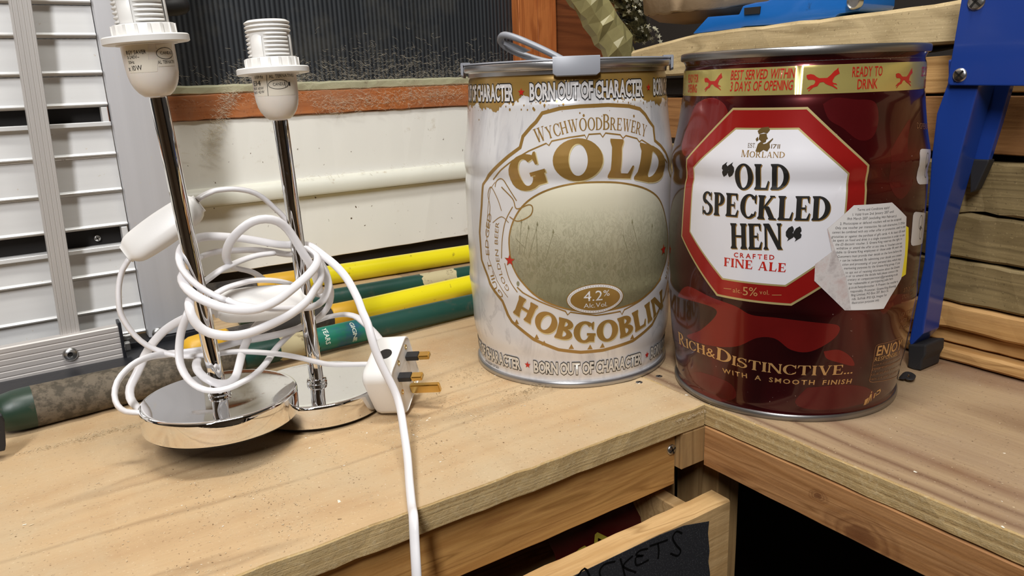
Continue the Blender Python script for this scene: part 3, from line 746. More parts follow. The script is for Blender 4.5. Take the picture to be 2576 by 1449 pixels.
for (x0, y0), (x1, y1) in (((1306, 640), (1312, 560)), ((1318, 640), (1330, 575)), ((1330, 650), (1352, 566)), ((1298, 600), (1322, 625)), ((1352, 660), (1350, 572)), ((1372, 655), (1392, 585)), ((1610, 640), (1590, 560)), ((1630, 640), (1640, 570)), ((1585, 650), (1566, 590)), ((1650, 650), (1662, 590))): sp_ += band(hs(SW, ((x0, y0), (x1, y1))), .0004)
for x, y in ((1312, 560), (1330, 575), (1352, 566), (1392, 585), (1590, 560), (1640, 570)): u, z = SW.hit(x, y); sp_.append([(u-.0008, z), (u, z-.001), (u+.0008, z), (u, z+.003)])
for i in range(70):
    u, z = SW.hit(1300+random.random()*350, 655+random.random()*75); r_ = random.uniform(.001, .0022); sp_.append(ell(u, z, r_*.7, r_, 8))
put(SW, wk, 'battle_sketch', flat(sp_), 'print_olive', 2)['kind'] = 'stuff'
# scrolls left of the medallion
sc1 = smooth_path(H((1229, 575), (1233, 520), (1228, 490), (1236, 470), (1252, 500), (1262, 530)), 5); sc2 = smooth_path(H((1262, 470), (1290, 500), (1300, 525), (1330, 515), (1340, 522), (1336, 540), (1318, 552), (1300, 556), (1282, 545)), 5)
sc3 = smooth_path(H((1246, 470), (1250, 455), (1263, 450), (1278, 470), (1300, 505)), 5); sc4 = smooth_path(H((1240, 560), (1262, 545), (1280, 560)), 5)
put(SW, wk, 'scroll_print', flat(band(sc1, .0007)+band(sc2, .0009)+band(sc3, .0008)+band(sc4, .0006)), 'print_gold', 3)
def multi(polysets):
    bm = bmesh.new()
    for ps in polysets: add2d(bm, union2d(ps), lambda x, y: (x, y))
    return bm
sf = lambda T, t, s=.07: (lambda c: serif(c, T, t, s))
def text(S, parent, name, s, pts, cap, glyph, mat, layer, label=None, smooth=True, **k):
    path = hs(S, pts); path = smooth_path(path) if smooth and len(path) > 2 else path
    bm = bmesh.new(); lay(bm, s, path, cap, glyph, **k); return put(S, parent, name, bm, mat, layer, label)
text(SW, wk, 'lettering', 'WYCHWOODBREWERY', ((1349, 360), (1400, 343), (1446.8, 331), (1512, 326.5), (1564, 328.5), (1597, 335), (1624, 345)), .0088, sf(.17, .06, .05), 'print_gold', 2, gap=.06, big={0: 1.15, 8: 1.25})
GP = ((1302, 484), (1340, 474), (1384, 462), (1400, 457), (1460, 449.5), (1516, 446), (1530, 445), (1590, 448), (1600, 450), (1668, 465))
for (c, pts, cap, w) in (('G', ((1292, 488), (1382, 463)), .0258, 0), ('O', ((1392, 455), (1516, 450)), .0295, 0), ('L', ((1528, 447), (1590, 449)), .0282, 0), ('D', ((1594, 451), (1668, 468)), .0275, 0)):
    text(SW, wk, 'lettering_edge', c, pts, cap, sf(.27, .13, .05), 'print_gold_pale', 2, shift=(.0008, -.0008))
    text(SW, wk, 'lettering', c, pts, cap, sf(.27, .13, .05), 'print_gold', 3)
HP = ((1291, 786), (1330, 812), (1371, 838), (1422.6, 855.5), (1471, 861.5), (1521, 858.5), (1564, 849), (1609, 828), (1640, 803), (1667, 770))
text(SW, wk, 'lettering_edge', 'HOBGOBLIN', HP, .0172, sf(.25, .13, .045), 'print_gold_pale', 4, gap=.09, shift=(.0006, -.0007))
text(SW, wk, 'lettering', 'HOBGOBLIN', HP, .0172, sf(.25, .13, .045), 'print_gold', 5, gap=.09)
sb = lambda c: sans(c, .02)
text(SW, wk, 'lettering', 'GUILT EDGED', ((1268, 742), (1250, 715), (1237, 670), (1230, 620), (1232, 575), (1238, 540)), .0050, sans, 'print_gold', 2, gap=.16)
text(SW, wk, 'lettering', 'GOLDEN BEER', ((1283, 728), (1266, 695), (1256, 650), (1253, 605), (1256, 560)), .0040, sans, 'print_gold', 2, gap=.16)
text(SW, wk, 'lettering', 'GOLDEN BEER', ((1690-8, 560), (1687-6, 650), (1672, 700)), .004, sans, 'print_gold', 2, gap=.16)
for q in ((1283, 655), (1668, 628)):
    bm = bmesh.new(); starmesh(bm, *SW.hit(*q), .0054); put(SW, wk, 'star_edge', bm, 'print_gold', 4)
    bm = bmesh.new(); starmesh(bm, *SW.hit(*q), .0044); put(SW, wk, 'star', bm, 'print_red', 5)
cu_, cz_ = SW.hit(1499, 752)
put(SW, wk, 'strength_badge', flat([ell(cu_, cz_, .0226, .0118)]), 'print_gold', 6)
put(SW, wk, 'strength_badge', flat([ell(cu_, cz_, .0219, .0112)]), 'print_white', 7)
put(SW, wk, 'strength_badge', flat([ell(cu_, cz_, .0196, .0092)]), 'print_gold', 8)
bm = bmesh.new()
for i in range(64):
    a = 2*pi*i/64; add2d(bm, ([(cu_+.0207*cos(a)+.0003*cos(k*pi/3), cz_+.0102*sin(a)+.0003*sin(k*pi/3)) for k in range(6)], [list(range(6))]), lambda x, y: (x, y))
put(SW, wk, 'dotted_line', bm, 'print_gold', 8)['kind'] = 'stuff'
bm = bmesh.new(); lay(bm, '4.2', [(cu_-.0095, cz_-.0012), (cu_+.0050, cz_-.0012)], .0082, sans, gap=.1); lay(bm, '%', [(cu_+.0058, cz_+.0018), (cu_+.0108, cz_+.0018)], .0048, sans); lay(bm, 'Alc.Vol.', [(cu_-.0095, cz_-.0066), (cu_+.0090, cz_-.0066)], .0038, sans, gap=.09)
put(SW, wk, 'lettering', bm, 'print_white', 9)
# BORN OUT OF CHARACTER, repeated round the shoulder and the foot
jit = lambda c: sans(c, .035)
fat = lambda c: sans(c, .085)
def born(pts, cap, starp, su, zoff, white):
    path = hs(SW, pts); z = sum(p[1] for p in path)/len(path); u0, u1 = path[0][0], path[-1][0]; uS, zS = SW.hit(*starp)
    for k in range(-2, 3):
        d = k*per; P = [(u0+d, z), (u1+d, z)]
        bm = bmesh.new(); lay(bm, 'BORN OUT OF CHARACTER', P, cap, fat, gap=.10, space=.22); put(SW, wk, 'lettering_edge', bm, 'ink_black', 5)
        bm = bmesh.new(); lay(bm, 'BORN OUT OF CHARACTER', P, cap, jit, gap=.10, space=.22); put(SW, wk, 'lettering', bm, white, 6)
    for k in range(-2, 3):
        bm = bmesh.new(); starmesh(bm, uS+k*per, zS, .0030); put(SW, wk, 'star', bm, 'print_red', 6)
born(((1334, 250), (1446, 249), (1616, 240)), .0118, (1312, 232), 0, 0, 'print_white')
born(((1345, 936.5), (1436, 941.7), (1612, 910.6)), .0098, (1327.7, 917.5), 0, 0, 'print_cream')
text(SW, wk, 'lettering', '20000F0753', ((1222, 907), (1232, 916), (1255, 927)), .0022, sans, 'ink_black', 5)
# grey plastic carry handle clipped to the rim
hd = obj('handle_ring', SW.mesh([(.2487, .0805), (.2494, .0812), (.2498, .0823), (.2490, .0829), (.2487, .0829)], 160), 'keg_grey', wk, smooth=60)
def clip(uc, halfw, z0, z1, name='rim_clip'):
    bm = bmesh.new(); n_ = 14; prof = [(.0833, z0), (.0852, z0+.0008), (.0853, z1-.0008), (.0848, z1), (.0775, z1), (.0775, z1-.0016), (.0833, z1-.0018)]
    rows = []
    for i in range(n_+1):
        a = SW.a0+(uc+halfw*(2*i/n_-1))/SW.rr; tz = max(0, abs(2*i/n_-1)-.86)*.012
        rows.append([bm.verts.new((SW.o.x+r_*cos(a), SW.o.y+r_*sin(a), z+(tz if j < 2 else 0))) for j, (r_, z) in enumerate(prof)])
    m_ = len(prof)
    for p, q in zip(rows, rows[1:]):
        for j in range(m_): bm.faces.new((p[j], q[j], q[(j+1) % m_], p[(j+1) % m_]))
    bm.faces.new(rows[0][::-1]); bm.faces.new(rows[-1]); bmesh.ops.recalc_face_normals(bm, faces=bm.faces[:])
    return obj(name, bm, 'keg_grey', wk, smooth=35)
ucc = SW.hit(1449, 168)[0]
clip(ucc, .0172, .2375, .2513); clip(-SW.rr*1.55, .011, .2395, .2513); clip(SW.rr*1.50, .011, .2395, .2513); clip(pi*SW.rr, .0172, .2375, .2513)
near, fr = .575, .60
up_ = [far(near, 1421, 153), far(near+.003, 1385, 134), far(near+.006, 1345, 115), far(near+.009, 1300, 96), far(near+.014, 1268, 88), far(near+.022, 1259, 100), far(near+.026, 1270, 116), far(near+.025, 1300, 132), far(near+.022, 1345, 148), far(near+.020, 1385, 158)]
obj('carry_handle', tube(up_, .0026, .0024, 12, .002), 'keg_grey', wk, smooth=180)
web = [far(near+.016, *p) for p in ((1270, 101), (1300, 112), (1335, 127), (1318, 133), (1290, 124), (1269, 113))]
obj('handle_web', prism(web, V((0, .0012, .0002))), 'keg_grey', wk)

# ---- red keg print
T_ = lambda *p: hs(SR, p)
z0b, z1b = SR.hit(2000, 238)[1], SR.hit(2000, 166)[1]
bm = bmesh.new(); n_ = 160; U = pi*SR.rr
a_ = [bm.verts.new((-U+2*U*i/n_, z0b, 0)) for i in range(n_+1)]; b_ = [bm.verts.new((-U+2*U*i/n_, z1b, 0)) for i in range(n_+1)]
for i in range(n_): bm.faces.new((a_[i], a_[i+1], b_[i+1], b_[i]))
put(SR, rk, 'foil_band', bm, 'foil_gold', 0, 'gold foil band with red print')
cond = lambda c: sans(c, .012)
def seg_text(s, p0, p1, cap, mat='print_red', layer=2, **k):
    a, b = SR.hit(*p0), SR.hit(*p1); z = (a[1]+b[1])/2
    bm = bmesh.new(); lay(bm, s, [(a[0], z), (b[0], z)], cap, k.pop('glyph', cond), **k); put(SR, rk, 'lettering', bm, mat, layer)
seg_text('BEST SERVED WITHIN', (1838.4, 200), (1998, 196.6), .0062, slant=.12)
seg_text('3 DAYS OF OPENING', (1836.6, 229.5), (1992.7, 225.5), .0062, slant=.12)
seg_text('READY TO', (2143.4, 193.5), (2218.8, 190.5), .0062); seg_text('DRINK', (2156, 223.8), (2206, 222.5), .0062)
seg_text('SEE UNDER', (2317, 191), (2349, 191), .0062); seg_text('OR SIDE', (2323, 222), (2349, 221), .0062)
seg_text('READY FOR', (1732, 209), (1757, 206), .0058); seg_text('OPENING', (1731, 234), (1753, 231), .0058)
FX = [(445, 935), (490, 925), (530, 935), (560, 960), (590, 975), (680, 975), (720, 940), (755, 900), (775, 888), (800, 862), (803, 890), (820, 930), (790, 945), (765, 962), (745, 1000), (742, 1025), (760, 1036), (785, 1040), (800, 1060), (770, 1052), (745, 1050), (805, 1098), (798, 1106), (745, 1075), (700, 1058), (670, 1045), (640, 1020), (600, 1025), (575, 1065), (530, 1078), (480, 1122), (472, 1115), (505, 1082), (462, 1098), (458, 1090), (500, 1055), (535, 1045), (548, 1020), (545, 1000), (520, 990), (470, 990), (450, 968)]
for c, w in (((1793, 207), .0190), ((2070, 200), .0215), ((2275, 196), .0190)):
    bm = bmesh.new(); u, z = SR.hit(*c); add2d(bm, union2d([[(u+(x-632)/375*w, z-(y-992)/375*w*.92) for x, y in FX]]), lambda x, y: (x, y))
    put(SR, rk, 'fox_emblem', bm, 'print_red', 2)
oc = T_((1844, 271), (2032, 269), (2187, 415), (2165, 655), (1991, 769), (1803, 744), (1714, 594), (1727, 399))
ic = T_((1851, 321), (2010, 321), (2137, 436), (2120, 622), (1977, 721), (1817, 703), (1735, 583), (1744, 421))
def shrink(P, d):
    c = V((sum(p[0] for p in P)/len(P), sum(p[1] for p in P)/len(P))); return [tuple(V(p)+(c-V(p)).normalized()*d) for p in P]
put(SR, rk, 'octagon_border', flat([oc]), 'foil_edge', 0)
put(SR, rk, 'octagon_ring', flat([shrink(oc, .0016)]), 'red_ring', 1)
put(SR, rk, 'octagon_border', flat([ic]), 'foil_edge', 2)
put(SR, rk, 'octagon_panel', flat([shrink(ic, .0013)]), 'panel_white', 3, 'white octagonal panel with the beer name')
hen = sf(.235, .075, .06)
for nm, pts, cap in (('OLD', ((1848, 475), (1983.7, 477)), .0165), ('SPECKLED', ((1768, 537.5), (1850, 545), (1928, 551.5), (2010, 554), (2086, 554)), .0155), ('HEN', ((1839, 624.5), (1968, 627)), .0172)):
    text(SR, rk, 'lettering_edge', nm, pts, cap, hen, 'print_gold', 4, gap=.08, shift=(.0006, -.0006))
    text(SR, rk, 'lettering', nm, pts, cap, hen, 'ink_black', 5, gap=.08)
def feather(u, z, s_, flip=1):
    pts = [(0, .0), (.25, .15), (.42, .45), (.40, .75), (.22, .95), (.3, 1.15), (.1, 1.0), (-.12, .85), (-.16, .62), (-.05, .5), (-.14, .35), (-.1, .15)]
    return [(u+flip*x*s_, z+flip*(y-.5)*s_) for x, y in pts]
for q, f in (((1821, 428), 1), ((1835, 429), 1), ((1992, 585), -1), ((2011, 586), -1)):
    bm = bmesh.new(); add2d(bm, union2d([feather(*SR.hit(*q), .0088, f)]), lambda x, y: (x, y)); put(SR, rk, 'quote_feather', bm, 'ink_black', 5)
text(SR, rk, 'lettering', 'CRAFTED', ((1847, 646), (1947.8, 653)), .0033, sb, 'print_red', 5, gap=.42)
text(SR, rk, 'lettering', 'FINE ALE', ((1822, 668.5), (1900, 678), (1976.5, 684.5)), .0060, sf(.22, .08, .06), 'print_red', 5, gap=.1)
text(SR, rk, 'lettering', 'alc.', ((1844, 735), (1866, 737.5)), .0034, sans, 'print_tan', 3, gap=.18)
text(SR, rk, 'lettering', '5%', ((1869, 742), (1906, 745)), .0062, sans, 'print_tan', 3, gap=.1)
text(SR, rk, 'lettering', 'vol.', ((1911, 740), (1935, 741.5)), .0034, sans, 'print_tan', 3, gap=.18)
put(SR, rk, 'dash', flat(band(T_((1821, 725), (1840, 727)), .0004)+band(T_((1942, 742), (1966, 742)), .0004)), 'print_tan', 3)
text(SR, rk, 'lettering', 'EST.', ((1881.5, 371), (1901, 371)), .0028, sf(.16, .07), 'print_darkgold', 5)
text(SR, rk, 'lettering', '1711', ((1940, 373), (1962, 373.5)), .0028, sans, 'print_darkgold', 5)
text(SR, rk, 'lettering', 'MORLAND', ((1865, 394), (1918, 396), (1974, 396.5)), .0036, sf(.16, .06, .06), 'print_gold', 5, big={0: 1.2})
u, z = SR.hit(1917, 358); k_ = .0001*3.0
SO = [[(-10, 20), (-14, 28), (-4, 36), (14, 38), (18, 30), (12, 22), (2, 24)], [(-8, 20), (10, 22), (12, 14), (15, 9), (11, 7), (10, 1), (2, -2), (-4, 4), (-9, 8)], [(-14, -22), (-10, -4), (-3, 2), (5, -4), (12, -2), (24, 8), (27, 11), (28, 8), (20, -2), (22, -12), (16, -22), (6, -18), (-2, -24)], [(-12, 14), (-17, 8), (-14, 2), (-9, 6)]]
put(SR, rk, 'soldier_emblem', flat([[(u+x*k_*.85, z+y*k_*.85) for x, y in P] for P in SO]), 'print_darkgold', 5)
text(SR, rk, 'lettering', 'RICH&DISTINCTIVE...', ((1709, 864), (1772, 892), (1865, 924), (1962, 940), (2050, 944), (2144, 939)), .0072, sf(.19, .07, .06), 'print_tan', 1, gap=.07, big={0: 1.35, 5: 1.35})
text(SR, rk, 'lettering', 'WITH A SMOOTH FINISH', ((1818.7, 937), (1901, 955), (1991, 966), (2052, 967.5), (2139.8, 964)), .0038, sb, 'print_tan', 1, gap=.33, space=.6)
# printed feather shapes in brighter red on the dark lacquer
for i, pts in enumerate((((1735, 300), (1752, 262), (1790, 246), (1822, 262), (1832, 300), (1805, 330), (1770, 352), (1745, 380), (1722, 392), (1716, 360)), ((2070, 262), (2100, 246), (2150, 250), (2200, 256), (2210, 300), (2195, 345), (2160, 352), (2120, 322), (2085, 300)),
    ((1705, 745), (1760, 762), (1800, 778), (1796, 800), (1760, 832), (1728, 846), (1780, 868), (1850, 872), (1905, 850), (1950, 852), (1990, 880), (2040, 884), (2100, 850), (2110, 820), (2060, 812), (1960, 800), (1890, 792), (1850, 770), (1790, 748), (1730, 720)),
    ((2072, 884), (2110, 880), (2140, 898), (2148, 920), (2110, 912), (2080, 902)), ((2205, 760), (2245, 742), (2288, 740), (2290, 756), (2250, 768), (2222, 790)), ((1712, 962), (1750, 935), (1830, 960), (1850, 1000), (1800, 1010), (1745, 985)), ((2030, 975), (2120, 968), (2180, 975), (2200, 1000), (2130, 1025), (2040, 1030), (2000, 1012)), ((2240, 380), (2262, 340), (2290, 300), (2284, 380), (2300, 440), (2270, 500), (2240, 470)))):
    Pq = smooth_path(T_(*(pts+(pts[0],))), 5)[:-1]
    put(SR, rk, 'feather_print', flat([Pq]), 'lacquer_red' if i in (0, 2, 3) else 'lacquer_deep', -.5)
# peeling voucher sticker
stk = T_((2147, 516), (2242, 509), (2278, 545), (2274, 640), (2265, 700), (2221, 776), (2124, 780), (2048, 706), (2050, 664), (2092, 632), (2080, 575))
put(SR, rk, 'yellow_sticker', flat([T_((2262, 560), (2284, 572), (2284, 600), (2277, 690), (2262, 700))]), 'yellow_paper', 5, 'yellow sticker edge behind the voucher')
so = put(SR, rk, 'voucher_sticker', flat([stk]), 'sticker_torn', 7, 'torn white octagonal voucher sticker')
put(SR, rk, 'voucher_paper', flat([T_((2147, 516), (2242, 509), (2278, 545), (2274, 640), (2265, 700), (2221, 776), (2140, 779), (2134, 740), (2128, 700), (2112, 660), (2100, 630), (2090, 600), (2082, 575))]), 'sticker_white', 8)
LN = [('Terms and Conditions apply!', 1408, 1255, 1632, 1238), ('1. Valid from 2nd January 2017 until', 1375, 1288, 1660, 1266), ('19th March 2017 (excluding 14th February).', 1338, 1318, 1682, 1296), ('2. Photocopies or defaced vouchers will not be accepted.', 1288, 1352, 1715, 1318), ('Only one voucher per transaction. No cash alternative. 3. Offer', 1255, 1382, 1738, 1345), ('cannot be combined with any other offer or promotion, used to pay', 1233, 1412, 1742, 1370), ('gratuities or against the purchase of gift cards. 4. At least £15 must', 1228, 1443, 1740, 1400),
 ('be spent on food and drink in a single transaction in order to use', 1238, 1469, 1735, 1429), ('the £5 discount voucher. 5. Greene King reserves the right to', 1255, 1497, 1718, 1456), ('withdraw or amend the offer at any time. 6. Vouchers are not', 1262, 1524, 1718, 1486), ('ilable to Greene King employees or those under 18 years old.', 1262, 1552, 1720, 1509), ('Customers must provide their details on the form before the', 1270, 1582, 1715, 1539), ('r can be redeemed. By submitting your details you consent', 1288, 1609, 1715, 1569), ('ction and processing of your personal data which may', 1303, 1637, 1710, 1597), ('marketing purposes by the Greene King group. If you', 1315, 1664, 1703, 1624), ('to opt out of receiving information about the Greene', 1325, 1694, 1700, 1652), ('n or to amend the details held please contact the', 1330, 1719, 1690, 1679), ('cretary at companysecretary@greeneking.co.uk.', 1340, 1744, 1690, 1704), ('her redeemable at participating pubs here', 1347, 1772, 1655, 1734), ('g.co.uk/henpubvoucher. 9. Present the voucher a', 1348, 1799, 1690, 1754), ('responsibly. Promoter: Greene King Brewing', 1358, 1826, 1675, 1786), ('lling Limited, PO Box 337, Bury St.', 1365, 1852, 1625, 1819), ('nds, Suffolk IP33 1QL Images for', 1370, 1879, 1612, 1849), ('illustration purposes only.', 1370, 1906, 1562, 1884)]
bm = bmesh.new()
for s_, x0, y0, x1, y1 in LN:
    lay(bm, s_, T_((x0/2.7867+1650, y0/2.7867+80), (x1/2.7867+1650, y1/2.7867+80)), .00165, sans, gap=.13)
put(SR, rk, 'small_print', bm, 'ink_brown', 9)
# instruction stickers and legal print on the right flank
def rrect(a, b, c, d): return flat([a_r((a, b, c, d))])
def a_r(Q, f=.12):
    out = []
    for i in range(4):
        p = V(Q[i]); a = V(Q[i-1]); b = V(Q[(i+1) % 4]); out += [tuple(p+(a-p)*f), tuple(p+(a-p)*f*.3+(b-p)*f*.3), tuple(p+(b-p)*f)]
    return out
for q in (((2312, 374), (2342, 376), (2337, 462), (2307, 464)), ((2297, 532), (2328, 536), (2320, 612), (2290, 619))):
    Q = T_(*q); put(SR, rk, 'instruction_panel', flat([a_r(Q)]), 'print_white', 1)
    cc = V((sum(p[0] for p in Q)/4, sum(p[1] for p in Q)/4)); h_ = abs(Q[0][1]-Q[3][1])
    put(SR, rk, 'instruction_drawing', flat(band(ell(cc.x-.001, cc.y+h_*.2, .0035, h_*.2, 20), .0004, True)+band(ell(cc.x+.002, cc.y-h_*.15, .003, h_*.17, 20), .0004, True)+[ell(cc.x-.0002, cc.y+h_*.02, .0012, .0018, 10)]), 'ink_brown', 2)
en = T_((2202.6, 868), (2270, 846), (2262, 938), (2185, 962))
put(SR, rk, 'legal_box', flat(band(a_r(en, .07), .0005, True)+band(T_((2194, 928), (2266, 902)), .0004)), 'print_dull', 1)
text(SR, rk, 'lettering', 'ENJOY', ((2204, 895), (2235, 888), (2264, 877)), .0075, sb, 'print_tan', 1)
text(SR, rk, 'lettering', 'RESPONSIBLY', ((2199, 909.5), (2235, 901), (2262, 891)), .0032, sans, 'print_tan', 1)
text(SR, rk, 'lettering', 'DISPENSING', ((2306, 323), (2325, 325), (2346, 325)), .0040, sans, 'print_dull', 1)
for i in range(4): text(SR, rk, 'lettering', ('www.enjoyresponsibly.', 'DRINK RESPONSIBLY UNITS', 'GUIDELINES DAILY 3-4', 'MEN 3-4 UNITS WOMEN 2-3')[i], ((2196-i*3, 921+i*12), (2264-i, 895+i*12)), .0017, sans, 'print_dull', 1)
for i in range(5): text(SR, rk, 'lettering', ('STORAGE', 'STORE COOL', 'FOR BEST BEFORE', 'AFTER OPENING', 'WITHIN DAYS')[i], ((2272-i*3, 735+i*18 if i < 2 else 762+i*17), (2300-i*2, 722+i*18 if i < 2 else 748+i*17)), .0030, sans, 'print_dull', 1)
u, z = SR.hit(2186, 1003)
k_ = .00033
BI = [[(-12, -14), (-4, -14), (-2, 4), (-13, 0)], [(-2, -12), (1, -12), (4, 4), (7, -8), (9, -8), (6, 10), (3, 12), (0, 8)], [(2, 13), (5, 13), (5, 17), (2, 17)], [(14, -2), (18, -2), (19, 10), (15, 10)], [(21, 2), (34, 4), (38, 10), (34, 16), (22, 14), (22, 11), (32, 12), (34, 9), (31, 6), (21, 5)]]
put(SR, rk, 'recycling_emblem', flat([[(u+x*k_, z+y*k_) for x, y in P] for P in BI]), 'print_tan', 1)
#KEGS_END
# ------------------------------------------------------------------ table lamps
def c2w(x, y, z): q = w2b(x, y, 0); return V((q.x+CAM.x, q.y+CAM.y, z))       # camera-aligned metres to world
def lamp(label, base, z0, toppx, L, tilt):
    B = c2w(base[0], base[1], z0); BA = V((tilt[0], tilt[1], 1)).normalized(); t_ = thing('table_lamp', label, 'lamp', B)
    Rb, Hb = .051, .0178
    bm = bmesh.new(); pr = [(.0496, .0012), (.0506, .0014), (Rb, .0026), (Rb, Hb-.0022)]
    for i in range(1, 7): a = pi/2*i/6; pr.append((Rb-.0022+.0022*cos(a), Hb-.0022+.0022*sin(a)))
    pr += [(.0475, Hb-.0002), (.03, Hb-.0001), (.00001, Hb)]
    lathe(bm, pr, B, BA, 128, cap=False); obj('base', bm, 'chrome', t_, smooth=60)
    bm = bmesh.new(); lathe(bm, [(.0492, 0), (.0496, .0013)], B, BA, 96); obj('felt_pad', bm, 'felt_black', t_, smooth=40)
    # the pole leans a little: its top lies on the ray of the photographed top, L away from the foot
    foot = B+BA*Hb; d = ray(*toppx); o = CAM-foot; A = d.dot(d); Bq = o.dot(d); Cq = o.dot(o)-L*L; disc = Bq*Bq-A*Cq
    if disc < 0: s = -Bq/A
    else:
        s1, s2 = (-Bq-sqrt(disc))/A, (-Bq+sqrt(disc))/A
        want = .4863/_f.dot(w2b(0, 1, 0)) if False else None
        P1, P2 = CAM+d*s1, CAM+d*s2
        s = s1 if (P1-foot).xy.length < (P2-foot).xy.length else s2
    top = CAM+d*s; ax = (top-foot).normalized(); top = foot+ax*L
    bm = bmesh.new(); lathe(bm, [(.0070, -.0005), (.0076, .0004), (.0076, .0014), (.0066, .0020), (.0074, .0026), (.0070, .0036), (.0054, .0040)], foot, ax, 48); obj('collar', bm, 'chrome', t_, smooth=50)
    bm = bmesh.new(); lathe(bm, [(.0052, 0), (.0052, L-.001), (.0049, L)], foot, ax, 48); obj('pole', bm, 'chrome', t_, smooth=60)
    # lampholder
    sk = bmesh.new(); pr = [(.0052, .0002), (.0072, .0004), (.0100, .0028), (.0122, .0060), (.0136, .0095), (.0144, .0135), (.0148, .0180), (.0150, .0295), (.0152, .0312)]
    lathe(sk, pr, top, ax, 64); s = obj('lampholder', sk, 'socket_clear', t_, smooth=60)
    M = frame_of(ax)
    b = bmesh.new(); lathe(b, [(.0236, .0308), (.0243, .0313), (.0243, .0345), (.0236, .0352), (.0150, .0352)], top, ax, 72, cap=False); lathe(b, [(.0150, .0308), (.0236, .0308)], top, ax, 72, cap=False); lathe(b, [(.0172, .0300), (.0172, .0309)], top, ax, 48); obj('shade_ring', b, 'white_socket', t_, smooth=40)
    b = bmesh.new(); lathe(b, [(.0175, .0352), (.0175, .0408), (.0170, .0416), (.0150, .0418)], top, ax, 56, cap=False)
    for k in range(16):
        a = 2*pi*k/16; c_, s_ = cos(a), sin(a); v0 = len(b.verts)
        q = box(b, .0172, .0182, -.0008, .0008, .0353, .0412)
        for v in q: v.co = top+M @ (Matrix.Rotation(a, 3, 'Z') @ v.co)
    obj('locking_nut', b, 'white_socket', t_, smooth=35)
    th = bmesh.new(); lathe(th, [(.0140, .0416), (.0140, .0655), (.0132, .0660), (.0118, .0660), (.0118, .045), (.00001, .045)], top, ax, 56, cap=False)
    Md = frame_of(ax); ca = (Md.inverted() @ (CAM-top)); a00 = atan2(ca.y, ca.x)
    for k in range(9):
        h = .0432+k*.00265; full = k > 5
        spans = [(0, 2*pi)] if full else [(a00+R(-14), a00+R(62)), (a00+R(98), a00+R(180)), (a00+R(214), a00+R(300))]
        for a0, a1 in spans:
            n_ = int((a1-a0)*10)+2; rg = []
            for i in range(n_+1):
                a = a0+(a1-a0)*i/n_; e = 1 if full else min(1, 6*min(i, n_-i)/n_+.15)
                rg.append([th.verts.new(top+M @ V(((.0139+dr_*e)*cos(a), (.0139+dr_*e)*sin(a), h+dz_))) for dr_, dz_ in ((0, -.0009), (.0009, -.0006), (.0013, 0), (.0009, .0006), (0, .0009))])
            for p, q in zip(rg, rg[1:]):
                for j in range(4): th.faces.new((p[j], q[j], q[j+1], p[j+1]))
    if True:                                                   # flat keyed pads between the thread sections
        for aa in (R(-36), R(80), R(197)):
            rg = []
            for i in range(9):
                a = a00+aa+R(17)*(i/4-1); rg.append([th.verts.new(top+M @ V((r_*cos(a), r_*sin(a), z_))) for r_, z_ in ((.0139, .0418), (.0146, .0418), (.0146, .0560-.0016*abs(i/4-1)**2), (.0139, .0568-.0016*abs(i/4-1)**2))])
            for p, q in zip(rg, rg[1:]):
                for j in range(3): th.faces.new((p[j], q[j], q[j+1], p[j+1]))
    bmesh.ops.recalc_face_normals(th, faces=th.faces[:])
    obj('thread', th, 'white_socket', t_, smooth=50)
    S = Rev(top, [(h, r) for r, h in pr], M=M, seg=64)
    return t_, s, S, foot, ax, top
l2, s2, S2, foot2, ax2, top2 = lamp('chrome table lamp standing flat at the back, nearer the white keg', (-.1514, .5461), .0012, (703, 289), .1965, (.012, .020))
l1, s1, S1, foot1, ax1, top1 = lamp('chrome table lamp in front, its round base resting on the other base', (-.2015, .4855), .0196, (395, 231), .197, (.012, .022))
def slab(S, par, name, pts, mat, off, lab=None): return obj(name, S.decal(flat([hs(S, pts)]), off, .002), mat, par, smooth=180, label=lab)
def stext(S, par, s_, a, b, cap, off=.00022, mat='ink_black', fn=sans, **k):
    bm = bmesh.new(); lay(bm, s_, hs(S, (a, b)), cap, fn, **k); return obj('lettering', S.decal(bm, off, .002), mat, par, smooth=180)
slab(S2, s2, 'rating_label', ((634, 185), (700, 182), (738, 180), (741, 238), (700, 241), (648, 242)), 'label_cream', .00010, 'cream rating label')
stext(S2, s2, '-50Hz', (640, 199), (662, 197), .0022); stext(S2, s2, 'E14', (640, 217), (657, 215), .0034)
stext(S2, s2, 'MAX 60W', (640, 227), (664, 225), .0019); stext(S2, s2, 'MAX 42W', (641, 237), (666, 234), .0019)
stext(S2, s2, 'AL TERNATIVES', (677, 197), (738, 193), .0022)
stext(S2, s2, 'CANDLE', (687, 216), (718, 214), .0020)
u, z = S2.hit(703, 212); u1, _ = S2.hit(683, 212)
obj('candle_emblem', S2.decal(flat(band(ell(u-.0005, z, .0070, .0030, 26), .00030, True)+band([(u+.0052, z-.0022), (u+.0052, z+.0022)], .0003)+[rc(u+.0066, z-.0013, u+.0080, z+.0013)]+band([(u+.0040, z-.0024), (u+.0040, z+.0024)], .0003)), .00022, .002), 'ink_black', s2, smooth=180)
obj('rule_line', S2.decal(flat(band(hs(S2, ((670, 186), (675, 241))), .0003)), .00022, .002), 'ink_black', s2)
slab(S1, s1, 'rating_label', ((314, 112), (372, 106), (374, 150), (396, 149), (396, 180), (384, 181), (328, 184), (320, 150)), 'label_cream', .00010, 'cream rating label')
slab(S1, s1, 'rating_label', ((392, 112), (432, 108), (440, 165), (398, 168)), 'label_cream', .00014)
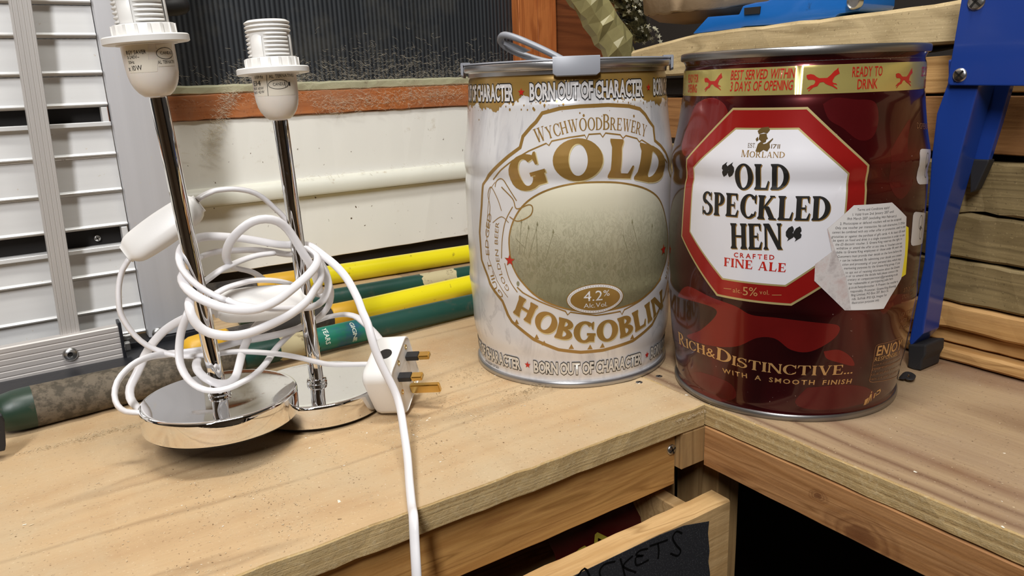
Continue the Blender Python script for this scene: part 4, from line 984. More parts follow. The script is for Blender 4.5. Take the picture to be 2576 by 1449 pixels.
stext(S1, s1, 'RGY SAVER', (319, 138), (368, 135), .0023); stext(S1, s1, '0-240V~', (322, 149), (351, 147), .0020); stext(S1, s1, '50Hz', (325, 161), (339, 160), .0018); stext(S1, s1, 'x 10W', (326, 179), (359, 176), .0030)
stext(S1, s1, 'AL TERNATIV', (398, 161), (438, 159), .0020); stext(S1, s1, 'CANDLE', (403, 137), (432, 136), .0017)
u, z = S1.hit(416, 134)
obj('candle_emblem', S1.decal(flat(band(ell(u, z, .0056, .0032, 26), .0003, True)), .00022, .002), 'ink_black', s1, smooth=180)
# cords: each bend read from the photograph, at a real distance before or behind the two poles
def cord(par, pts, step=.0035, up=(0, 0, 1), rx=.0030, ry=.0019, tw=0, lab=None):
    return obj('cord', tube([far(f, x, y) for x, y, f in pts], rx, ry, 12, step, tw, up), 'cord_white', par, smooth=180, label=lab)
# switch 1 tail, behind pole 1, before pole 2, ending behind the plug
cord(l1, [(330, 645, .505), (309, 677, .503), (299, 719, .500), (299, 760, .497), (304, 790, .496), (326, 828, .496), (353, 857, .497), (384, 876, .499), (426, 890, .501), (470, 896, .502), (530, 892, .503), (585, 885, .503), (629, 885, .505), (695, 890, .510), (750, 899, .518), (795, 910, .525), (839, 917, .533), (923, 916, .552), (965, 918, .560)])
# left loop pair that slips under base 1
cord(l1, [(372, 1040, .468), (344, 1038, .462), (315, 1035, .458), (296, 1020, .458), (288, 994, .462), (295, 961, .468), (317, 932, .475), (344, 911, .482), (378, 897, .490), (426, 890, .5035), (470, 886, .508), (547, 874, .512), (607, 858, .520), (673, 847, .530), (720, 836, .545), (760, 822, .560), (800, 800, .572), (826, 770, .574), (832, 735, .572), (820, 700, .566), (800, 672, .563)])
cord(l1, [(366, 1036, .478), (342, 1022, .486), (328, 1001, .492), (328, 974, .497), (342, 945, .502), (355, 917, .506), (366, 892, .508), (384, 864, .510), (410, 835, .511), (437, 815, .510), (468, 799, .508), (500, 788, .512), (540, 780, .520)])
# hoop low round pole 1, to the plug
cord(l2, [(979, 886, .538), (962, 862, .545), (938, 833, .556), (912, 809, .567), (894, 796, .574), (865, 791, .580), (828, 797, .582), (795, 808, .578), (762, 818, .570), (739, 833, .560), (713, 857, .545), (691, 881, .528), (668, 915, .505), (640, 943, .482), (607, 962, .468), (574, 977, .461), (536, 983, .459), (503, 976, .462), (474, 954, .468), (457, 926, .474), (451, 900, .478), (451, 870, .481), (455, 838, .483), (463, 812, .484), (474, 785, .486), (492, 760, .505), (520, 745, .515)])
cord(l2, [(497, 905, .500), (494, 917, .490), (500, 935, .476), (520, 953, .468), (545, 964, .468), (575, 964, .474), (592, 950, .482), (600, 925, .490), (606, 900, .498), (612, 880, .510), (625, 850, .522), (648, 818, .530), (680, 792, .535)])
# the strand that crosses high behind both poles, runs down over the plug and over the bench edge
cord(l2, [(570, 756, .473), (535, 741, .472), (498, 719, .471), (469, 692, .472), (454, 667, .475), (451, 642, .482), (462, 618, .495), (491, 602, .507), (518, 595, .514), (575, 596, .530), (637, 604, .545), (702, 615, .556), (740, 616, .563), (768, 617, .562), (785, 622, .558), (816, 645, .545), (847, 671, .530), (874, 703, .515), (899, 750, .500), (912, 785, .490), (925, 815, .484), (936, 855, .480), (949, 893, .478), (966, 930, .476), (984, 965, .474), (997, 994, .472), (1008, 1034, .466), (1016, 1085, .452), (1025, 1150, .430), (1030, 1215, .405), (1036, 1275, .384), (1040, 1300, .370), (1043, 1360, .363), (1048, 1449, .355), (1054, 1560, .350)], lab='white cord hanging over the bench edge')
cord(l2, [(570, 754, .473), (600, 766, .474), (640, 772, .478), (690, 776, .495), (740, 776, .515), (786, 772, .528), (812, 756, .535), (824, 732, .540), (826, 712, .545), (818, 684, .550), (806, 662, .555), (795, 650, .560)])
# big flat loops round both poles
cord(l1, [(502, 648, .505), (480, 665, .492), (461, 688, .478), (458, 705, .474), (473, 729, .468), (500, 749, .466), (530, 763, .466), (562, 774, .467), (607, 780, .470), (651, 776, .476), (695, 757, .485), (733, 729, .500), (774, 693, .515), (795, 667, .523), (799, 646, .530), (785, 632, .540), (768, 625, .552), (733, 640, .566), (681, 633, .560), (640, 629, .552), (596, 630, .540), (554, 632, .528), (523, 639, .517), (502, 648, .508)])
cord(l1, [(520, 745, .500), (495, 744, .485), (478, 754, .470), (477, 775, .464), (483, 797, .462), (501, 822, .462), (529, 838, .463), (574, 845, .465), (618, 840, .470), (673, 820, .480), (730, 791, .495), (772, 758, .510), (791, 729, .520), (806, 704, .527), (808, 679, .535), (800, 655, .545), (780, 640, .556), (745, 635, .568)])
cord(l1, [(505, 715, .500), (530, 697, .508), (554, 680, .515), (585, 665, .525), (616, 652, .535), (650, 642, .543), (690, 637, .552)])
cord(l2, [(535, 744, .495), (560, 729, .500), (585, 719, .507), (637, 706, .520), (689, 706, .535), (733, 715, .556), (757, 728, .568), (790, 738, .572), (815, 745, .565)])
cord(l2, [(663, 703, .560), (645, 690, .552), (627, 682, .545), (600, 676, .535), (580, 668, .526), (569, 648, .518), (573, 621, .512), (587, 597, .509), (610, 574, .508), (637, 557, .509), (668, 551, .512), (699, 557, .517), (723, 576, .522), (743, 605, .525), (764, 640, .528), (781, 667, .532), (795, 700, .540), (806, 735, .548)])
cord(l1, [(496, 503, .520), (512, 492, .524), (529, 484, .528), (544, 479, .532), (585, 475.5, .540), (627, 481, .548), (658, 495, .554), (689, 522, .560), (718, 551, .564), (740, 590, .568), (752, 625, .570)])
def switch(par, A, B, w, th, nrm, label=None):
    A, B = V(A), V(B); X = (B-A).normalized(); L = (B-A).length; Z = (V(nrm)-X*V(nrm).dot(X)).normalized(); Y = Z.cross(X); Cc = (A+B)/2
    bm = bmesh.new(); n_ = 20; rings = []
    for i in range(n_+1):
        t_ = sin(pi/2*(-1+2*i/n_)); e = (max(0, 1-abs(t_)**9))**.5; e = max(e, .62); bow = 1+.05*cos(pi*t_)
        ww, hh = w/2*e*bow, th/2*(.85+.15*(1-t_*t_))*e
        rings.append([bm.verts.new(Cc+X*(t_*L/2)+Y*(ww*copysign_pow(cos(a), .6))+Z*(hh*copysign_pow(sin(a), .6))) for a in [2*pi*k/24+.01 for k in range(24)]])
    for p, q in zip(rings, rings[1:]):
        for j in range(24): bm.faces.new((p[j], p[(j+1) % 24], q[(j+1) % 24], q[j]))
    bm.faces.new(rings[0][::-1]); bm.faces.new(rings[-1]); bmesh.ops.recalc_face_normals(bm, faces=bm.faces[:])
    o = obj('inline_switch', bm, 'white_plastic', par, smooth=50, label=label)
    b = bmesh.new(); q = box(b, -L*.14, L*.14, -w*.28, w*.28, th*.40, th*.62)
    for v in q:
        if v.co.x > 0 and v.co.z > th*.5: v.co.z -= th*.14
    bmesh.ops.bevel(b, geom=b.edges[:], offset=.0008, segments=2, affect='EDGES')
    for v in b.verts: v.co = Cc+X*v.co.x+Y*v.co.y+Z*(-v.co.z)
    bmesh.ops.recalc_face_normals(b, faces=b.faces[:]); obj('rocker', b, 'white_plastic', o, smooth=40)
def copysign_pow(x, p): return math.copysign(abs(x)**p, x)
switch(l1, far(.503, 317, 640), far(.523, 502, 511), .0215, .0165, (CAM-far(.51, 400, 580)).normalized()+V((0, 0, .5)), 'white inline switch hung up behind the pole')
switch(l2, far(.502, 540, 775), far(.545, 765, 752), .0235, .0165, (CAM-far(.52, 648, 775)).normalized()+V((0, 0, .6)), 'white inline switch wound into the coil')
# plug
pn = w2b(.974, -.21, .088).normalized(); pe = w2b(.16, .356, -.921); pe = (pe-pn*pe.dot(pn)).normalized(); pw = pe.cross(pn)
if pw.dot(w2b(.162, .911, .38)) < 0: pw = -pw
PO = c2w(-.0818, .528, .0362)
def PL(x, y, z): return PO+pw*x+pe*y+pn*z
def plug_body():
    out = []
    c0 = .0075
    for cx, cy, a0 in ((.0150, .0220, 0), (-.0150, .0220, 90), (-.0165, -.0055, 180), (.0165, -.0055, 270)):
        for i in range(6): a = R(a0+90*i/5); out.append((cx+c0*cos(a), cy+c0*sin(a)))
    bm = bmesh.new(); rings = []
    for sc, z in ((.90, -.0235), (.96, -.0222), (1.0, -.019), (1.0, -.0012), (.985, -.0002), (.96, 0), (.955, -.0006)):
        rings.append([bm.verts.new(PL(x*sc, .008+(y-.008)*sc, z)) for x, y in out])
    n_ = len(out)
    for p, q in zip(rings, rings[1:]):
        for j in range(n_): bm.faces.new((p[j], p[(j+1) % n_], q[(j+1) % n_], q[j]))
    bm.faces.new(rings[0]); bm.faces.new(rings[-1]); bmesh.ops.recalc_face_normals(bm, faces=bm.faces[:]); return bm
pg = obj('plug', plug_body(), 'white_plastic', l2, smooth=40, label='white three-pin mains plug with brass pins')
def pbox(name, x0, x1, y0, y1, z0, z1, mat, bev=.0006):
    bm = bmesh.new(); box(bm, x0, x1, y0, y1, z0, z1); bmesh.ops.bevel(bm, geom=bm.edges[:], offset=bev, segments=2, affect='EDGES')
    for v in bm.verts: v.co = PL(*v.co)
    bmesh.ops.recalc_face_normals(bm, faces=bm.faces[:]); return obj(name, bm, mat, pg, smooth=30)
for x in (-.0111, .0111):
    pbox('pin_sleeve', x-.0031, x+.0031, -.0020, .0020, -.0004, .0092, 'pin_black', .0002); pbox('pin', x-.00305, x+.00305, -.00195, .00195, .0092, .0177, 'brass', .0007)
pbox('earth_pin', -.0020, .0020, .0182, .0262, -.0004, .0227, 'brass', .0007)
bm = bmesh.new(); lathe(bm, [(.0052, -.0006), (.0052, .0002), (.00001, .0003)], PL(0, -.0131, -.0105), -pe, 30, cap=False); obj('cord_hole', bm, 'ink_black', pg)
for x, y in ((.0150, -.006), (-.004, -.0075), (.0085, .0235), (-.014, .012)):
    bm = bmesh.new(); lathe(bm, [(.0019, -.0001), (.0019, .0002), (.0012, .0002), (.0011, -.0001)], PL(x, y, -.0005), pn, 20, cap=False); obj('screw_hole', bm, 'brass', pg)
bm = bmesh.new()
for i, (s_, y, x0, x1) in enumerate((('BS1363', -.001, -.006, .006), ('FUSE 3A', .003, -.006, .006), ('250V', .007, -.004, .004), ('FITTED', .011, -.005, .005), ('MADE IN', .029, -.008, .004))):
    tmp = bmesh.new(); lay(tmp, s_, [(x0, y), (x1, y)], .0016, sans)
    for v in tmp.verts: v.co = PL(-v.co.x, -v.co.y+2*y-.001, .00004 -.0002)
    me = bpy.data.meshes.new('x'); tmp.to_mesh(me); bm.from_mesh(me); bpy.data.meshes.remove(me); tmp.free()
obj('lettering', bm, 'white_socket', pg)

# ------------------------------------------------------------------ long tool handles lying along the wall
def pole_pts(left, right, rl, rr_): return on(2, rl, *left), on(2, rr_, *right)
def rod(par, P, Q, t0, t1, r0, r1, mat, name, bev=.0, label=None):
    a = P.lerp(Q, t0); b = P.lerp(Q, t1); return obj(name, cyl(a, b, r0, 40, bev, r1), mat, par, smooth=50, label=label)
# front green handle with a dusty grip (reaches behind the white keg)
P = V((-.4365, .2770, .0158)); Q = V((.085, .3145, .0106))
g1 = thing('garden_tool', 'dark green tool handle in front, with a fat dusty grip at its left end', 'garden tool', P)
cap_ = bmesh.new(); d = (Q-P).normalized()
lathe(cap_, [(.00001, 0), (.004, .0004), (.008, .0018), (.0115, .0045), (.0138, .009), (.0150, .015), (.0155, .022), (.0155, .029)], P-d*.004, d, 40, cap=False); obj('end_cap', cap_, 'green_cap', g1, smooth=60)
rod(g1, P, Q, .044, .34, .0156, .0140, 'dusty_grip', 'grip', .001)
rod(g1, P, Q, .338, 1.0, .0108, .0106, 'green_enamel', 'tube')
def wrap_label(par, P, Q, t0, t1, r, a0, a1, mat, name='label_sleeve', off=.0002, jag=.0, label=None):
    d = (Q-P).normalized(); M = frame_of(d); bm = bmesh.new(); n_ = 24; ra = []; rb = []
    for i in range(n_+1):
        a = a0+(a1-a0)*i/n_; o = M @ V(((r+off)*cos(a), (r+off)*sin(a), 0))
        ra.append(bm.verts.new(P.lerp(Q, t0+random.uniform(-jag, jag))+o)); rb.append(bm.verts.new(P.lerp(Q, t1+random.uniform(-jag, jag))+o))
    for i in range(n_): bm.faces.new((ra[i], ra[i+1], rb[i+1], rb[i]))
    return obj(name, bm, mat, par, smooth=60, label=label)
def tpar(P, Q, px, py):   # parameter of the point of a rod nearest to a pixel ray
    d = ray(px, py); w0 = P-CAM; u_ = Q-P; a, b, c = u_.dot(u_), u_.dot(d), d.dot(d); dd, e = u_.dot(w0), d.dot(w0); return (b*e-c*dd)/(a*c-b*b)
ta, tb, tc_ = tpar(P, Q, 700, 880), tpar(P, Q, 790, 855), tpar(P, Q, 912, 815)
wrap_label(g1, P, Q, ta, tb-.002, .0108, -pi, pi, 'paper_label', jag=.006, label='worn paper barcode sleeve')
wrap_label(g1, P, Q, tb, tc_, .0108, -pi, pi, 'teal_label', jag=.003, label='teal printed sleeve')
def rod_text(par, s_, P, Q, t, r, cap, width, angc, mat, up=True):
    """letters running round the rod"""
    d = (Q-P).normalized(); M = frame_of(d); tmp = bmesh.new(); lay(tmp, s_, [(0, 0), (width, 0)], cap, sb)
    ca = M.inverted() @ (CAM-P.lerp(Q, t)); aC = atan2(ca.y, ca.x)
    for v in tmp.verts:
        x, y = v.co.x-width/2, v.co.y
        a = aC+(-x)/r*(-1)+angc; v.co = P.lerp(Q, t)+d*(y)+M @ V(((r+.0004)*cos(a), (r+.0004)*sin(a), 0))
    return obj('lettering', tmp, mat, par)
rod_text(g1, 'YEARS', P, Q, tb+.012, .0108, .0048, .016, -.2, 'print_pale'); rod_text(g1, 'GIGNE', P, Q, tpar(P, Q, 873, 828), .0108, .0040, .020, .0, 'print_pale')
# front yellow handle
P, Q = on(2, .0115, 492, 876), on(2, .0115, 1181, 717); Q = P+(Q-P)*1.12
y1 = thing('garden_tool', 'yellow tool handle in front of the other yellow one, with amber and dark grip', 'garden tool', P)
t1_, t2_, t3_, t4_ = tpar(P, Q, 535, 866), tpar(P, Q, 600, 850), tpar(P, Q, 830, 797), tpar(P, Q, 900, 780)
cap_ = bmesh.new(); d = (Q-P).normalized()
lathe(cap_, [(.00001, -.012), (.005, -.0115), (.009, -.009), (.0115, -.004), (.0122, .004), (.0118, .03)], P, d, 36, cap=False); obj('end_cap', cap_, 'amber_plastic', y1, smooth=60)
rod(y1, P, Q, t1_-.02, t3_, .0118, .0118, 'grey_grip', 'grip', .0006)
wrap_label(y1, P, Q, t1_, t2_+.08, .0118, .6, 1.9, 'yellow_enamel', 'grip_stripe')
rod(y1, P, Q, t3_-.002, t4_, .0128, .0122, 'amber_plastic', 'ferrule', .002)
rod(y1, P, Q, t4_-.002, 1, .0112, .0112, 'yellow_enamel', 'tube')
# rear green handle, half hidden
P, Q = on(2, .0105, 740, 768), on(2, .0105, 1180, 690); Q = P+(Q-P)*1.1; P = P-(Q-P)*.25
g2 = thing('garden_tool', 'dusty green tool handle lying between the two yellow ones', 'garden tool', P)
rod(g2, P, Q, 0, 1, .0105, .0105, 'green_enamel', 'tube')
wrap_label(g2, P, Q, tpar(P, Q, 1058, 711), tpar(P, Q, 1142, 697), .0105, -pi, pi, 'paper_label', jag=.006, label='torn paper barcode sleeve')
bm = bmesh.new(); bl = [on(1, P.y-.006, *q) for q in ((905, 742), (998, 702), (996, 722), (985, 745), (930, 765), (880, 775))]
o = obj('scraper', prism(bl, (0, .0018, 0), .0004), 'rim_steel_dark'); finish(o, 'dark steel scraper lying across the rear green tool handle', 'scraper')  # dark wedge shape, its tool not identified
# rear yellow handle
P, Q = on(2, .0120, 700, 712), on(2, .0120, 1176, 638); Q = P+(Q-P)*1.06; P0 = P-(Q-P)*.12
y2 = thing('garden_tool', 'rearmost yellow tool handle close under the wall board', 'garden tool', P0)
rod(y2, P0, Q, .20, 1, .0118, .0118, 'yellow_enamel', 'tube'); rod(y2, P0, Q, .02, .205, .0125, .0125, 'amber_plastic', 'ferrule', .002); rod(y2, P0, Q, -.18, .022, .0120, .0120, 'grey_grip', 'grip', .002)

# ------------------------------------------------------------------ folding aluminium platform standing on its side
PY = .428
pf = thing('folding_platform', 'folded aluminium work platform with slatted deck standing on edge', 'platform', (-.36, PY, .01))
bz = [on(1, PY, 200, y).z for y in (-60, 12, 96, 191, 272)]
bz2 = [on(1, PY, 200, y).z for y in (318, 400, 493, 583)]
bz3 = [on(1, PY, 200, y).z for y in (636, 706, 797, 868)]
def slat(z1, z0, x0=-.62, x1=-.3125):
    """one extrusion: sloping face with a thin bright lip along its lower edge"""
    pts = [V((x0, PY+.006, z1-.0004)), V((x0, PY+.0030, z1-.0006)), V((x0, PY+.0004, z0+.0046)), V((x0, PY-.0010, z0+.0038)), V((x0, PY-.0018, z0+.0028)), V((x0, PY-.0012, z0+.0018)), V((x0, PY+.0034, z0+.0017)), V((x0, PY+.0034, z0+.0002)), V((x0, PY+.006, z0+.0002))]
    bm = bmesh.new(); extr(bm, pts, (x1-x0, 0, 0)); return obj('slat', bm, 'slat_alu', pf, smooth=25)
for B_ in (bz, bz2, bz3):
    for a, b in zip(B_, B_[1:]): slat(a, b)
for za, zb in ((bz[-1], bz2[0]), (bz2[-1], bz3[0])):
    obj('slat_ledge', bxm(-.62, -.3125, PY-.003, PY+.012, zb-.0008, zb+.0030, .0004), 'slat_alu', pf)
    obj('slat_end', bxm(-.3185, -.3135, PY-.002, PY+.012, zb, za, .0003), 'slat_alu', pf)
    obj('gap_shade', bxm(-.62, -.3125, PY+.012, PY+.014, zb-.002, za+.002), 'black_void', pf)  # black sheet stands in for the shade inside the gap
screw('screw', V((-.3385, PY+.010, (bz2[-1]+bz3[0])/2)), (0, -1, 0), .0030, pf)
# flat side post
bm = bxm(-.3118, -.2690, PY-.010, PY+.012, .010, .60, .0015, 2); obj('side_post', bm, 'post_alu', pf, smooth=40)
P = on(1, PY-.0105, 398, 838); b_ = bmesh.new(); lathe(b_, [(.0056, 0), (.0054, .0010), (.0040, .0022), (.0024, .0026), (.0020, .0012), (.00001, .0008)], P, (0, -1, 0), 32, cap=False); obj('rivet', b_, 'steel_zinc', pf, smooth=50)
# ribbed bar standing in front of the slats
bx0, bx1 = on(1, PY-.03, 22, 0), on(1, PY-.03, 78, 0); cx0, cx1 = on(1, PY-.03, 152, 850), on(1, PY-.03, 205, 850)
def ribbed(P0, P1, w, th, mat, name, par, nr=4, axis=(0, -1, 0), lip=True):
    d = (P1-P0); n_ = V(axis); n_ = (n_-d.normalized()*n_.dot(d.normalized())).normalized(); s_ = n_.cross(d).normalized()
    prof = []; g = .0007
    xs = [-.5]
    prof.append((-.5*w, -th)); prof.append((-.5*w, -.0012)); prof.append((-.47*w, 0))
    for k in range(nr):
        x = w*(-.34+.68*k/(nr-1)); prof += [(x-g*1.2, 0), (x-g*.5, -g), (x+g*.5, -g), (x+g*1.2, 0)]
    prof += [(.47*w, 0), (.5*w, -.0012), (.5*w, -th)]
    bm = bmesh.new(); extr(bm, [P0+s_*x+n_*y for x, y in prof], d); return obj(name, bm, mat, par, smooth=25)
top_c = (bx0+bx1)/2; bot_c = (cx0+cx1)/2; dd_ = (top_c-bot_c)
ribbed(bot_c-dd_*.02, top_c+dd_*.8, (bx1-bx0).length*1.02, .012, 'bar_alu', 'ribbed_bar', pf, 4)
# bottom rail with rivet, end plate and bolt
RY = .392
rl0, rl1 = on(1, RY, -160, 953), on(1, RY, 306, 866)
hgt = abs(on(1, RY, 150, 858).z-on(1, RY, 150, 940).z)
ribbed(V((rl0.x, RY, .0172)), V((rl1.x, RY, .0185)), hgt*1.06, .010, 'rail_alu', 'bottom_rail', pf, 5)
P = on(1, RY-.0004, 177, 891); b_ = bmesh.new(); lathe(b_, [(.0062, 0), (.0060, .0010), (.0046, .0024), (.0026, .0029), (.0022, .0014), (.00001, .0010)], P, (0, -1, 0), 32, cap=False); rv = obj('rivet', b_, 'steel_zinc', pf, smooth=50)
b_ = bmesh.new(); lathe(b_, [(.0021, .0014), (.00001, .0015)], P, (0, -1, 0), 16, cap=False); obj('rivet_hole', b_, 'ink_black', rv)
obj('end_plate', bxm(rl1.x-.0005, rl1.x+.0022, RY-.003, RY+.012, .0015, .0380, .0008, 2), 'black_steel', pf, smooth=40)
obj('black_strip', bxm(-.62, -.236, .328, PY-.0105, .0003, .0042, .0008, 2), 'black_steel', pf)  # flat black strip lying on the bench below and before the rail
obj('black_strip', bxm(-.62, -.262, PY-.0135, PY+.014, .0003, .0095, .0008, 2), 'black_steel', pf)
bb = V((rl1.x+.0022, RY+.004, .022)); b_ = bmesh.new(); pr = []
for i in range(9): pr += [(.0030, i*.0008), (.0034, i*.0008+.0004)]
lathe(b_, pr, bb, (1, 0, 0), 24); obj('bolt', b_, 'steel_zinc', pf, smooth=30)
b_ = bmesh.new(); lathe(b_, [(.0056, 0), (.0060, .0006), (.0060, .0042), (.0054, .0048)], bb+V((0, 0, -.0085)), (1, 0, 0), 6); lathe(b_, [(.0072, -.0006), (.0072, .0001)], bb+V((0, 0, -.0085)), (1, 0, 0), 28); obj('nut', b_, 'steel_zinc', pf)
# small dark clamp foot at the far left
o = obj('clamp_foot', prism([on(1, .225, *q) for q in ((-60, 1050), (4, 1046), (12, 1062), (15, 1120), (13, 1134), (-60, 1150))], (0, .006, 0), .0008), 'black_steel'); finish(o, 'dark steel clamp foot at the far left of the bench', 'clamp')
kn = thing('hanging_hook', 'black rubber tipped hook hanging by the window behind the front lamp', 'hook', on(1, .54, 440, 12))
P = on(1, .54, 440, 16); b_ = bmesh.new(); lathe(b_, [(.00001, -.016), (.006, -.014), (.009, -.008), (.0095, 0), (.009, .008), (.006, .013), (.00001, .015)], P, (1, 0, .15), 28, cap=False); obj('tip', b_, 'rubber', kn, smooth=70)
obj('stem', tube([P+V((-.004, .0, .003)), P+V((-.008, .004, .03)), P+V((-.004, .03, .09)), P+V((0, .06, .14))], .0035, seg=12), 'stack_brown', kn, smooth=80)
P = on(1, PY-.0102, 383, 2); rg = [P+V((.007*cos(a), -.001*sin(a*.5), .007*sin(a))) for a in [2*pi*i/20 for i in range(21)]]
o = obj('wire_ring', tube(rg, .0008, seg=8), 'steel_zinc'); finish(o, 'small steel wire ring hanging on the aluminium side post', 'ring')

# ------------------------------------------------------------------ timber stacked against the right-hand wall
SX = .216
def plank(name, label, z0, z1, x0, x1, y0, y1, mat, amp=.0008, bev=.0014):
    z0 += .0006; z1 -= .0004; amp *= .6
    o = obj(name, board(x0, x1, y0, y1, z0, z1, 1, amp, .009, bev), mat); finish(o, label, 'timber', 'timbers stacked on the right-hand bench'); return o
plank('timber_plank', 'bottom plank of the timber stack, orange pine protruding at its foot', .0012, .0128, SX-.001, .33, -.9, .30, 'stack_orange', .0005, .002)
plank('timber_plank', 'thin pine lath second from the bottom of the timber stack', .0135, .0262, SX+.009, .33, -.9, .31, 'stack_orange', .0006, .001)
plank('timber_plank', 'cracked orange pine plank third from the bottom of the timber stack', .0275, .0492, SX, .34, -.9, .30, 'stack_orange', .0010, .0022)
plank('timber_plank', 'grey-green weathered plank fourth from the bottom of the timber stack', .0502, .0852, SX+.001, .33, -.9, .32, 'rough_sawn_dark', .0010, .002)
plank('timber_plank', 'dark rough-sawn plank below the middle of the timber stack', .0862, .1222, SX+.002, .34, -.9, .31, 'rough_sawn_dark', .0016, .002)
plank('timber_plank', 'dark splintered plank just under the wide gap in the timber stack', .1232, .1640, SX+.001, .33, -.9, .26, 'rough_sawn_dark', .0016, .002)
plank('timber_plank', 'smooth brown board above the wide gap in the timber stack', .1685, .2125, SX+.006, .33, -.9, .30, 'stack_brown', .0004, .0008)
plank('timber_plank', 'pale planed board directly under the top beam of the timber stack', .2138, .2430, SX+.007, .33, -.9, .205, 'stack_orange', .0005, .0008)
o = obj('gap_block', bxm(SX+.02, .33, .208, .30, .2135, .2330, .002), 'unlit_dark'); finish(o, 'dark grey block seen between the two kegs under the top beam', 'block')  # dark block filling the gap under the beam
bm = bmesh.new()
bt = [(.3236, .2640), (.221, .2764), (.10, .2785), (-.0432, .2823), (-.9, .300)]; bb_ = [(-.9, .2525), (-.0391, .2507), (.0055, .2509), (.12, .2420), (.235, .2355), (.31, .2372)]
nb = 60; pts = []
def interp(L, y):
    L = sorted(L)
    for (a, za), (b, zb) in zip(L, L[1:]):
        if y <= b: return za+(zb-za)*(y-a)/(b-a)
    return L[-1][1]
sec = []
for i in range(nb+1):
    y = .318-(1.2)*i/nb; j = lambda: random.uniform(-.0007, .0007)
    zt, zb = interp(bt, y)+j(), interp(bb_, y)+j()
    sec.append([bm.verts.new(p) for p in ((SX+j(), y, zb+.002), (SX+.002+j(), y, zb), (.34, y, zb), (.34, y, zt), (SX+.0025, y, zt), (SX-.0003+j(), y, zt-.003))])
for p, q in zip(sec, sec[1:]):
    for k in range(6): bm.faces.new((p[k], p[(k+1) % 6], q[(k+1) % 6], q[k]))
bm.faces.new(sec[0]); bm.faces.new(sec[-1]); bmesh.ops.recalc_face_normals(bm, faces=bm.faces[:])
o = obj('timber_beam', bm, 'rough_sawn'); finish(o, 'thick pale rough-sawn beam on top of the timber stack', 'timber', 'timbers stacked on the right-hand bench')

# ------------------------------------------------------------------ blue pressed-steel stand
sd = thing('tool_stand', 'blue steel stand leg with rubber foot right of the red keg', 'stand', on(0, .18, 2300, 925))
fa = [on(0, .180, *q) for q in ((2385, 205), (2356, 286), (2343, 398), (2324.5, 659), (2287, 858), (2290, 872), (2322, 840), (2362, 584), (2402, 441), (2461, 218), (2461, 150), (2385, 150))]
obj('leg', prism(fa, (.024, 0, 0), .0012), 'blue_paint', sd)
ft = [on(0, .179, *q) for q in ((2284, 866), (2330, 868), (2328, 894), (2318, 912), (2299, 919), (2284, 905))]
ftm = prism(ft, (.028, 0, 0), .0015); zmin = min(v.co.z for v in ftm.verts)
for v in ftm.verts:
    if v.co.z < zmin+.004: v.co.z = .0003+(v.co.z-zmin)*.3
obj('foot', ftm, 'rubber', sd)
rl = [on(0, .2045, *q) for q in ((2440, 210), (2543, 210), (2515, 310), (2486, 404), (2440, 420))]
obj('leg', prism(rl, (.006, 0, 0), .0008), 'blue_paint', sd)
rf_ = [on(0, .2035, *q) for q in ((2440, 400), (2488, 402), (2487, 408), (2455, 478), (2440, 486))]
obj('foot', prism(rf_, (.009, 0, 0), .001), 'rubber', sd)
tpz = [on(0, .1765, *q) for q in ((2418, 0), (2384, 200), (2384, 209), (2389, 215), (2640, 217), (2700, -120), (2440, -120))]
obj('top_plate', prism(tpz, (.0032, 0, 0), .0008), 'blue_paint', sd)
for q, r_ in (((2415, 189), .0050), ((2457, 4), .0060)): screw('screw', on(0, .1765, *q), (-1, -.05, 0), r_, sd, angle=.9)
o = obj('black_scrap', tube([on(2, .003, *q) for q in ((2268, 952), (2282, 938), (2296, 944), (2290, 954), (2276, 948))], .0022, .0007, 8, .001), 'rubber', smooth=60); finish(o, 'curled black scrap lying beside the foot of the blue stand', 'scrap')  # curled black scrap of unknown kind

# ------------------------------------------------------------------ on top of the beam: blue vice, log slice, foil bundle
vz = .2772
vc = thing('bench_vice', 'bright blue cast bench vice base on the top beam', 'vice', (SX+.03, .12, vz))
vp = [on(0, SX+.012, *q) for q in ((1740, 88), (1800, 79), (1860, 72), (1870, 67), (1960, 62), (2100, 44), (2108, 36), (2160, 28), (2168, 14), (2172, -30), (1990, -30), (1930, 2), (1900, 6), (1868, 14), (1858, 36), (1780, 42))]
for p in vp: p.z = max(p.z, vz)
obj('base', prism(vp, (.05, 0, 0), .002), 'blue_cast', vc, smooth=40)
sl = [on(0, SX+.0105, *q) for q in ((1872, 20), (1912, 16), (1910, 34), (1872, 37))]
obj('slot', prism(sl, (.006, 0, 0)), 'black_void', vc)
P = on(0, SX+.008, 2149, 4); b_ = bmesh.new(); lathe(b_, [(.0062, -.004), (.0066, .0012), (.0052, .0026), (.0046, .0012), (.00001, .0010)], P, (-1, 0, -.1), 28, cap=False); obj('bolt', b_, 'steel_zinc', vc, smooth=50)
lg = thing('log_slice', 'round slice of log with a barky edge on top of the blue vice', 'log', on(0, SX+.045, 1850, -20))
ctr = on(0, SX+.085, 1808, 26)
b_ = bmesh.new(); lathe(b_, [(.00001, -.012), (.04, -.011), (.066, -.006), (.080, .003)], ctr, (-.10, -.02, 1), 72, cap=False)
obj('underside', b_, 'log_under', lg, smooth=60)
b_ = bmesh.new(); lathe(b_, [(.080, .0028), (.083, .005), (.084, .028), (.080, .030), (.00001, .031)], ctr, (-.10, -.02, 1), 72, cap=False)
for v in b_.verts: v.co += V((random.uniform(-1, 1), random.uniform(-1, 1), random.uniform(-1, 1)))*.0008
obj('bark', b_, 'bark', lg, smooth=60)
